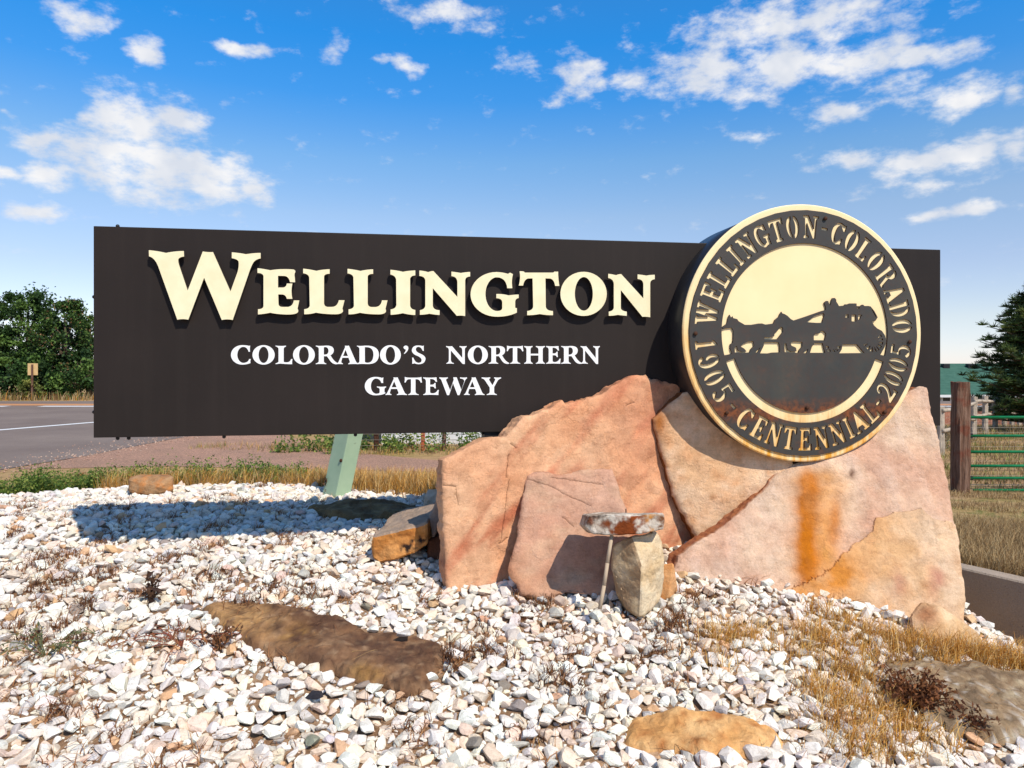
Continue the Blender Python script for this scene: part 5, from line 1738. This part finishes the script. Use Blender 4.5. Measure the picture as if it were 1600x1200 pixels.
def on_ground(X, Y, dz=-.01):
    return np.stack([X, Y, GH(X, Y) + dz], 1)


def pick(rng, n, cols, jitter=.15):
    cols = np.array(cols); c = cols[rng.integers(0, len(cols), n)]
    return np.clip(c * rng.uniform(1 - jitter, 1 + jitter, (n, 1)), .005, .9)


GOLD = [lin(226, 170, 82), lin(208, 148, 62), lin(236, 196, 120), lin(186, 128, 54), lin(222, 190, 136)]
STRAW = [lin(186, 156, 108), lin(164, 132, 88), lin(204, 178, 132), lin(140, 110, 72)]
GREEN = [lin(112, 132, 56), lin(88, 114, 48), lin(140, 148, 72), lin(70, 96, 44)]
DEAD = [lin(112, 72, 46), lin(140, 92, 58), lin(84, 54, 38), lin(160, 112, 72)]


def clumps(rng, n, xr, yr, per, spread, test=None):
    X, Y = [], []
    while len(X) < n:
        x, y = rng.uniform(*xr), rng.uniform(*yr)
        if test is None or test(x, y): X.append(x); Y.append(y)
    X, Y = np.repeat(X, per), np.repeat(Y, per)
    return X + rng.normal(0, spread, len(X)), Y + rng.normal(0, spread, len(Y))


def build_grass():
    rng = np.random.default_rng(5)
    # golden tufts on the gravel lower right and rim behind
    parts = []
    tufts = [(1292, 965, .8), (1270, 1000, 1.), (1285, 1010, .9), (1330, 985, .7), (1350, 1000, .7), (1385, 1005, .8), (1405, 1010, .9), (1430, 1022, 1.), (1460, 1025, 1.), (1480, 1025, 1.1), (1505, 1030, 1.2), (1530, 1035, 1.2), (1560, 1040, 1.3), (1585, 1048, 1.3), (1140, 1002, .7), (1125, 1005, .6), (1160, 1000, .6), (1200, 1015, .5), (1230, 1012, .55), (1118, 1040, .5),
             (1330, 1060, .9), (1350, 1075, .8), (1300, 1085, .6), (1280, 1095, .7), (1320, 1110, .7), (1370, 1110, .8), (1400, 1135, .9), (1350, 1140, .7), (1290, 1140, .6), (1445, 1160, .8), (1330, 1180, .8), (1390, 1180, .9), (1470, 1040, .9), (1546, 1046, 1.), (1610, 1050, 1.3), (1375, 1030, .7), (1340, 1030, .6), (1260, 1035, .5)]
    X, Y, H = [], [], []
    for (px, py, s) in tufts:
        c = at_ground(px, py); k = int(230 * s)
        X.append(c.x + rng.normal(0, .075, k)); Y.append(c.y + rng.normal(0, .05, k)); H.append(rng.uniform(.05, .15, k) * (.7 + .4 * s))
    X, Y, H = map(np.concatenate, (X, Y, H))
    parts.append(blades(on_ground(X, Y), H, np.full(len(X), .0031), rng.uniform(.1, .9, len(X)), pick(rng, len(X), GOLD), rng))
    # loose straw lying flat
    k = 900
    X = np.concatenate([rng.uniform(1.0, 3.0, k), rng.uniform(-3, 1.5, 260)]); Y = np.concatenate([rng.uniform(2.9, 4.2, k), rng.uniform(2.6, 5, 260)])
    P = on_ground(X, Y, .045)
    parts.append(blades(P, rng.uniform(.02, .05, len(X)), np.full(len(X), .0016), rng.uniform(2.5, 4.5, len(X)), pick(rng, len(X), GOLD + STRAW), rng))
    # behind the gravel: golden rim
    X, Y = clumps(rng, 520, (-4.6, -.45), (6.3, 8.8), 26, .05, lambda x, y: 0.0 < y - float(gravel_back(x)) + .12 < .95)
    parts.append(blades(on_ground(X, Y), rng.uniform(.10, .30, len(X)), np.full(len(X), .004), rng.uniform(.1, .8, len(X)), pick(rng, len(X), GOLD + STRAW[:2]), rng))
    V, T, C = join(parts)
    tag(link('golden_grass', mesh_np('golden_grass', V, T, C), MAT['leaf']), 'golden dry grass tufts in and behind the white gravel', 'grass', kind='stuff')
    # dry field behind the concrete wall and by the gate
    parts = []
    X, Y = clumps(rng, 1500, (3.0, 7.6), (4.6, 7.6), 14, .05, lambda x, y: x > float(wall_x(y)) + .24 and abs(x) < .82 * y)
    parts.append(blades(on_ground(X, Y), rng.uniform(.06, .22, len(X)), np.full(len(X), .0028), rng.uniform(.2, 1.0, len(X)), pick(rng, len(X), STRAW), rng))
    X, Y = clumps(rng, 700, (5.0, 9.5), (7.6, 11.5), 12, .07, lambda x, y: x / y > .60 and (math.sin(x * 2 + y * 3) > -.2))
    parts.append(blades(on_ground(X, Y), rng.uniform(.03, .12, len(X)), np.full(len(X), .004), rng.uniform(.2, 1.0, len(X)), pick(rng, len(X), STRAW), rng))
    X, Y = clumps(rng, 900, (6.5, 22), (11.3, 27), 12, .1, lambda x, y: .58 < x / y < .78)
    parts.append(blades(on_ground(X, Y), rng.uniform(.05, .25, len(X)), np.full(len(X), .008), rng.uniform(.2, .9, len(X)), pick(rng, len(X), STRAW + GREEN[2:3]), rng))
    # under the panel, beyond the track
    X, Y = clumps(rng, 900, (-7.5, 1), (9.0, 17), 12, .09, lambda x, y: y > 15.1 - .25 * (x + 3) * (x < -2) or y < 12.4 + .06 * x)
    parts.append(blades(on_ground(X, Y), rng.uniform(.05, .2, len(X)), np.full(len(X), .006), rng.uniform(.2, .9, len(X)), pick(rng, len(X), STRAW + GOLD[:1] + GREEN[2:3]), rng))
    # tall verge beyond the highway
    X = rng.uniform(-42, 6, 5200); Y = rng.uniform(38.6, 41, 5200)
    parts.append(blades(on_ground(X, Y), rng.uniform(.2, .65, len(X)), np.full(len(X), .022), rng.uniform(.1, .6, len(X)), pick(rng, len(X), STRAW + STRAW + GOLD[1:2] + GREEN[2:4]), rng))
    V, T, C = join(parts)
    tag(link('dry_grass', mesh_np('dry_grass', V, T, C), MAT['leaf']), 'dry straw coloured grass over the fields and verges', 'grass', kind='stuff')


def build_weeds():
    rng = np.random.default_rng(9)
    # leafy green weeds along the back left rim
    Cs, S, K = [], [], []
    n = 230
    for i in range(n):
        x = rng.uniform(-7.4, -2.0)
        yb = float(gravel_back(x))
        y = yb + rng.uniform(.05, .95) if x > -6 else yb + rng.uniform(-.1, .9)
        h = rng.uniform(.14, .38) * (1.1 if rng.random() < .3 else .85)
        z = gz(x, y)
        for s in range(rng.integers(4, 8)):
            a = rng.uniform(0, 2 * math.pi); r = rng.uniform(.02, .16)
            tip = np.array([x + r * math.cos(a), y + r * math.sin(a), z + h * rng.uniform(.7, 1.1)])
            base = np.array([x, y, z]); t = rng.uniform(.1, 1.0, 44)[:, None]
            Cs.append(base + (tip - base) * t + rng.normal(0, .026, (44, 3))); S.append(rng.uniform(.008, .020, 44)); K.append(pick(rng, 44, GREEN))
    me = leaf_mesh('green_weeds', np.concatenate(Cs), np.concatenate(S), np.concatenate(K), rng)
    tag(link('green_weeds', me, MAT['leaf']), 'low leafy green weeds along the far rim of the gravel', 'weeds', kind='stuff')
    # weeds at the wire fence
    Cs, S, K = [], [], []
    for i in range(70):
        x, y = rng.uniform(-5.2, .5), rng.uniform(15.2, 16.6); z = gz(x, y); h = rng.uniform(.15, .8) * (1 if rng.random() < .5 else .5)
        t = rng.uniform(0, 1, 50); Cs.append(np.stack([x + rng.normal(0, .07, 50), y + rng.normal(0, .07, 50), z + h * t], 1)); S.append(np.full(50, .04)); K.append(pick(rng, 50, GREEN))
    me = leaf_mesh('fence_weeds', np.concatenate(Cs), np.concatenate(S), np.concatenate(K), rng)
    tag(link('fence_weeds', me, MAT['leaf']), 'green weeds growing up the wire fence by the white shed', 'weeds', kind='stuff')
    # small dead weeds scattered in the gravel
    spots = [(65, 885, 1), (60, 925, 1), (110, 915, .9), (130, 955, 1), (165, 905, .9), (215, 945, .8), (270, 880, .9), (325, 905, .9), (355, 905, .6), (388, 945, .8), (430, 920, .7), (486, 935, .9), (470, 905, .6), (20, 990, .9), (45, 1010, 1.), (60, 880, .8), (100, 985, .9), (120, 1010, .8), (700, 1030, .8), (720, 1035, .9), (760, 1022, .7), (790, 1030, .7), (845, 945, .9), (812, 972, .7), (760, 985, .6), (885, 990, .6), (890, 1035, .7), (860, 1065, 1.), (900, 1085, .7), (930, 1100, .6), (1000, 1030, .7), (1030, 1025, .8), (1080, 945, .8), (1060, 975, .9), (1040, 990, .9), (1095, 1000, .6), (980, 960, .6), (410, 765, .9), (350, 780, .6), (300, 745, .8), (150, 750, .9), (125, 745, 1.), (40, 800, .9), (25, 840, .8), (85, 755, 1), (15, 770, 1), (1130, 945, .6), (1170, 950, .5), (640, 1150, .6), (200, 1150, .7), (90, 1120, .7), (820, 1160, .6)]
    parts = []
    for px, py, s in spots:
        c = at_ground(px, py); k = int(95 * s)
        P = on_ground(c.x + rng.normal(0, .045, k), c.y + rng.normal(0, .045, k), .01)
        parts.append(blades(P, rng.uniform(.03, .11, k) * s, np.full(k, .0036), rng.uniform(.2, 1.6, k), pick(rng, k, DEAD), rng))
    for i in range(460):
        x = rng.uniform(-5.2, .9) if i < 400 else rng.uniform(.6, 2.4); y = rng.uniform(2.5, 6.6)
        if i < 400 and rng.random() > sstep(.8, -2.6, x) * .9 + .12: continue
        k = int(rng.uniform(14, 60)); sp = rng.uniform(.02, .09)
        P = on_ground(x + rng.normal(0, sp, k), y + rng.normal(0, sp, k), .015)
        parts.append(blades(P, rng.uniform(.025, .085, k), np.full(k, .0034), rng.uniform(.3, 2.4, k), pick(rng, k, [lin(176, 122, 78), lin(150, 98, 62), lin(196, 146, 98), lin(120, 78, 52)]), rng))
    V, T, C = join(parts)
    tag(link('dead_weeds', mesh_np('dead_weeds', V, T, C), MAT['leaf']), 'small brown dead weeds scattered through the gravel', 'weeds', kind='stuff')


def plant(name, label, px, py, stems, h, spread, cols, seed, leaf=.018, per=14, lean=.5, flat=False):
    """a single dead plant: bent stems with curled leaves"""
    rng = np.random.default_rng(seed)
    b = at_ground(px, py); root = empty(name, b); tag(root, label, 'plant')
    bm = bmesh.new(); L = []
    for s in range(stems):
        a = rng.uniform(0, 2 * math.pi); hh = h * rng.uniform(.6, 1.1); r = spread * rng.uniform(.3, 1.0)
        pts = []
        for k in range(5):
            t = k / 4
            pts.append(Vector((math.cos(a) * r * t ** (1.0 if flat else 1.5), math.sin(a) * r * t ** (1.0 if flat else 1.5), hh * (math.sin(t * 2.2) if flat else t * (1 - .12 * lean * t)))) + Vector(rng.normal(0, .006, 3)))
        for p, q in zip(pts[:-1], pts[1:]): tube(bm, p, q, .0028, .0018, 4, False)
        for k in range(per):
            t = rng.uniform(.25, 1.0) * 3.999; i = int(t); L.append(np.array(pts[i].lerp(pts[i + 1], t - i)) + rng.normal(0, .012, 3))
    me = bm_mesh('stem', bm); add_col(me, np.tile(np.array(cols[0]) * .9, (len(me.vertices), 1)))
    link('stem', me, MAT['leaf'], root)
    L = np.array(L)
    link('leaves', leaf_mesh('leaves', L, rng.uniform(leaf * .5, leaf * 1.3, len(L)), pick(rng, len(L), cols, .25), rng, .5, .4), MAT['leaf'], root)
    return root


def build_plants():
    dk = [lin(84, 58, 44), lin(62, 42, 34), lin(106, 76, 56)]
    plant('withered_plant', 'tall curled dark brown withered plant left of the long flat rock', 236, 950, 6, .20, .05, dk, 1, .026, 16)
    plant('withered_plant', 'low brown withered plant at the left end of the long flat rock', 345, 1012, 12, .08, .12, dk + DEAD, 2, .016, 18)
    plant('sprawling_weed', 'reddish dead weed sprawling flat over the gravel at lower left', 285, 1012, 16, .07, .36, [lin(150, 82, 58), lin(130, 70, 52), lin(170, 112, 74)], 3, .010, 10, flat=True)
    plant('sprawling_weed', 'straw and green weed sprawling beside the left picture edge', 70, 1030, 14, .12, .30, [lin(120, 124, 84), lin(150, 120, 70), lin(96, 104, 72)], 4, .014, 8, flat=True)
    plant('dead_bush', 'dark reddish brown dead bush in front of the slate rock', 1432, 1118, 48, .20, .18, [lin(124, 78, 48), lin(146, 96, 58), lin(92, 58, 38)], 5, .015, 34)
    plant('dead_bush', 'dark dry shrub at the bottom right corner below the slate rock', 1508, 1140, 20, .10, .14, [lin(118, 74, 48), lin(92, 58, 40)], 6, .014, 26)
    plant('dry_stalk', 'lone brown seed stalk beside the leaning pale green pedestal', 511, 778, 3, .20, .02, dk, 7, .014, 26)
    plant('dry_stalk', 'thin dark stalk at the right tip of the long flat rock', 704, 1050, 4, .16, .05, dk + DEAD, 8, .010, 8)


def make_tree(name, label, x, y, H, rx, rz, n, cols, seed, leaf=.13, trunk=.22, base_gap=.08, dead=None, clump=34, cat='tree', group=None):
    rng = np.random.default_rng(seed)
    zg = gz(x, y)
    root = empty(name, (x, y, zg)); tag(root, label, cat, group)
    cz, ch = H * (.5 + base_gap / 2), H * (.5 - base_gap / 2)
    CC = []
    while len(CC) < clump:
        p = rng.uniform(-1, 1, 3); l = np.linalg.norm(p)
        if l > 1 or l < .25: continue
        q = p / l * l ** .55
        f = 1.0 if q[2] < .2 else 1 - .35 * (q[2] - .2)
        CC.append((q[0] * rx * f * rng.uniform(.8, 1.1), q[1] * rx * f, cz + q[2] * ch * rng.uniform(.88, 1.06)))
    CC = np.array(CC)
    bm = bmesh.new()
    tube(bm, (0, 0, -.1), (rx * .04, 0, H * .35), trunk, trunk * .7, 9); tube(bm, (rx * .04, 0, H * .35), (0, rx * .05, H * .78), trunk * .7, trunk * .2, 8)
    for c in CC[:: max(1, clump // 16)]:
        s = Vector((0, 0, H * rng.uniform(.18, .6)))
        m = s.lerp(Vector(c), .5) + Vector((0, 0, .15)); tube(bm, s, m, trunk * .34, trunk * .2, 6, False); tube(bm, m, Vector(c), trunk * .2, trunk * .05, 5, False)
    link('trunk', bm_mesh('trunk', bm, True), MAT['bark'], root)
    ids = rng.integers(0, clump, n); rad = rng.uniform(.3, 1.0, clump) * rx * (.38 if clump < 50 else .29)
    d = rng.normal(size=(n, 3)); d /= np.linalg.norm(d, axis=1, keepdims=True)
    L = CC[ids] + d * (rad[ids] * np.minimum(np.abs(rng.normal(0, .72, n)) + .08, 1.9))[:, None] * np.array([1, 1, .85])
    ck = pick(rng, clump, cols, .25)[ids]; K = np.clip(ck * rng.uniform(.75, 1.25, (n, 1)), .004, .5)
    if dead is not None:
        dc, dr = np.array(dead[:3]), dead[3]
        w = (np.linalg.norm((L - dc) / np.array([1, 1.5, 1.6]), axis=1) < dr) & (rng.random(n) < .7)
        K[w] = pick(rng, int(w.sum()), [lin(140, 112, 74), lin(116, 88, 58)])
        L = L[~(w & (rng.random(n) < .45))]; K = K[:len(L)] if False else K[~(w & (np.zeros(n) > 1))][:len(L)]
    link('crown', leaf_mesh('crown', L, rng.uniform(leaf * .6, leaf * 1.2, len(L)), K, rng, .2, .6), MAT['leaf'], root)
    return root


def build_trees():
    ELM = [lin(70, 96, 42), lin(52, 78, 36), lin(90, 116, 52), lin(42, 64, 32)]
    T = 'trees across the highway'
    def xat(px, Y): return (px - CX) / F * Y
    make_tree('leafy_tree', 'tall dark green leafy tree rising above the tan road sign', xat(42, 43), 43, 7.1, 1.9, 3, 19000, ELM, 31, .095, group=T, clump=80)
    make_tree('leafy_tree', 'dark green tree with a dry brown branch patch beside the panel edge', xat(100, 42), 42, 6.1, 1.8, 3, 18000, ELM, 32, .095, dead=(.1, -1.0, 4.0, .8), group=T, clump=76)
    make_tree('leafy_tree', 'green tree at the left picture edge across the road', xat(-8, 42), 42, 5.2, 1.7, 3, 14000, ELM, 33, .095, group=T, clump=64)
    make_tree('leafy_tree', 'shorter green tree just showing left of the panel edge', xat(140, 44), 44, 5.2, 1.6, 3, 12000, ELM, 34, .095, group=T, clump=60)
    make_tree('bush', 'low dark bush in the gap under the leafy trees', xat(72, 41.2), 41.2, 2.6, 1.5, 3, 7000, ELM, 35, .11, .08, .0, cat='bush', clump=24)
    make_tree('bush', 'low dark bush at the foot of the tree by the panel edge', xat(125, 41), 41, 2.9, 1.5, 3, 7000, ELM, 36, .11, .08, .0, cat='bush', clump=24)
    make_tree('bush', 'low dark bush under the leftmost tree', xat(18, 41.2), 41.2, 2.7, 1.5, 3, 7000, ELM, 37, .11, .08, .0, cat='bush', clump=24)
    make_tree('weed_shrub', 'yellowish green shrub at the foot of the tan road sign', xat(55, 39.6), 39.6, 1.25, .7, 3, 2200, [lin(120, 122, 58), lin(96, 104, 50)], 38, .07, .03, .0, cat='shrub', clump=16)


def build_pine():
    rng = np.random.default_rng(77)
    Y = 22.0; x = 16.35; zg = gz(x, Y); H = P3(0, 448, Y).z - zg
    root = empty('pine_tree', (x, Y, zg)); tag(root, 'dark green pine tree standing behind the green gate', 'tree')
    bm = bmesh.new(); tube(bm, (0, 0, -.1), (0, 0, H * .6), .17, .10, 9); tube(bm, (0, 0, H * .6), (.05, 0, H * .97), .10, .02, 7)
    C = []
    for z in np.linspace(.06, .98, 24):
        r = 2.05 * (1 - z) ** .62 * (1.0 if z > .2 else .95) + .12
        for k in range(int(8 + 5 * (1 - z))):
            a = rng.uniform(0, 2 * math.pi); rr = r * rng.uniform(.62, 1.12)
            tip = Vector((math.cos(a) * rr, math.sin(a) * rr, H * z + rr * rng.uniform(.05, .38)))
            s = Vector((0, 0, H * z * .97)); tube(bm, s, tip, .028, .010, 5, False)
            for t in np.linspace(.34, 1.0, 5):
                C.append(np.array(s.lerp(tip, t)) + rng.normal(0, .06, 3))
    link('trunk', bm_mesh('trunk', bm, True), MAT['bark'], root)
    C = np.array(C); n = 60
    ids = np.repeat(np.arange(len(C)), n); d = rng.normal(size=(len(ids), 3)); d /= np.linalg.norm(d, axis=1, keepdims=True); d[:, 2] = np.abs(d[:, 2]) * .7 + d[:, 2] * .3
    P = C[ids]; L = rng.uniform(.10, .25, len(ids))[:, None]
    side = np.cross(d, rng.normal(size=d.shape)); side /= np.linalg.norm(side, axis=1, keepdims=True)
    V = np.stack([P - side * .015, P + side * .015, P + d * L + side * .004, P + d * L - side * .004], 1).reshape(-1, 3)
    col = pick(rng, len(C), [lin(80, 98, 50), lin(62, 82, 42), lin(104, 116, 62), lin(48, 66, 36)], .2)[ids] * rng.uniform(.8, 1.25, (len(ids), 1))
    link('crown', mesh_np('crown', V, np.arange(len(V)).reshape(-1, 4), np.repeat(col, 4, 0)), MAT['leaf'], root)


build_grass(); build_weeds(); build_plants(); build_trees(); build_pine()
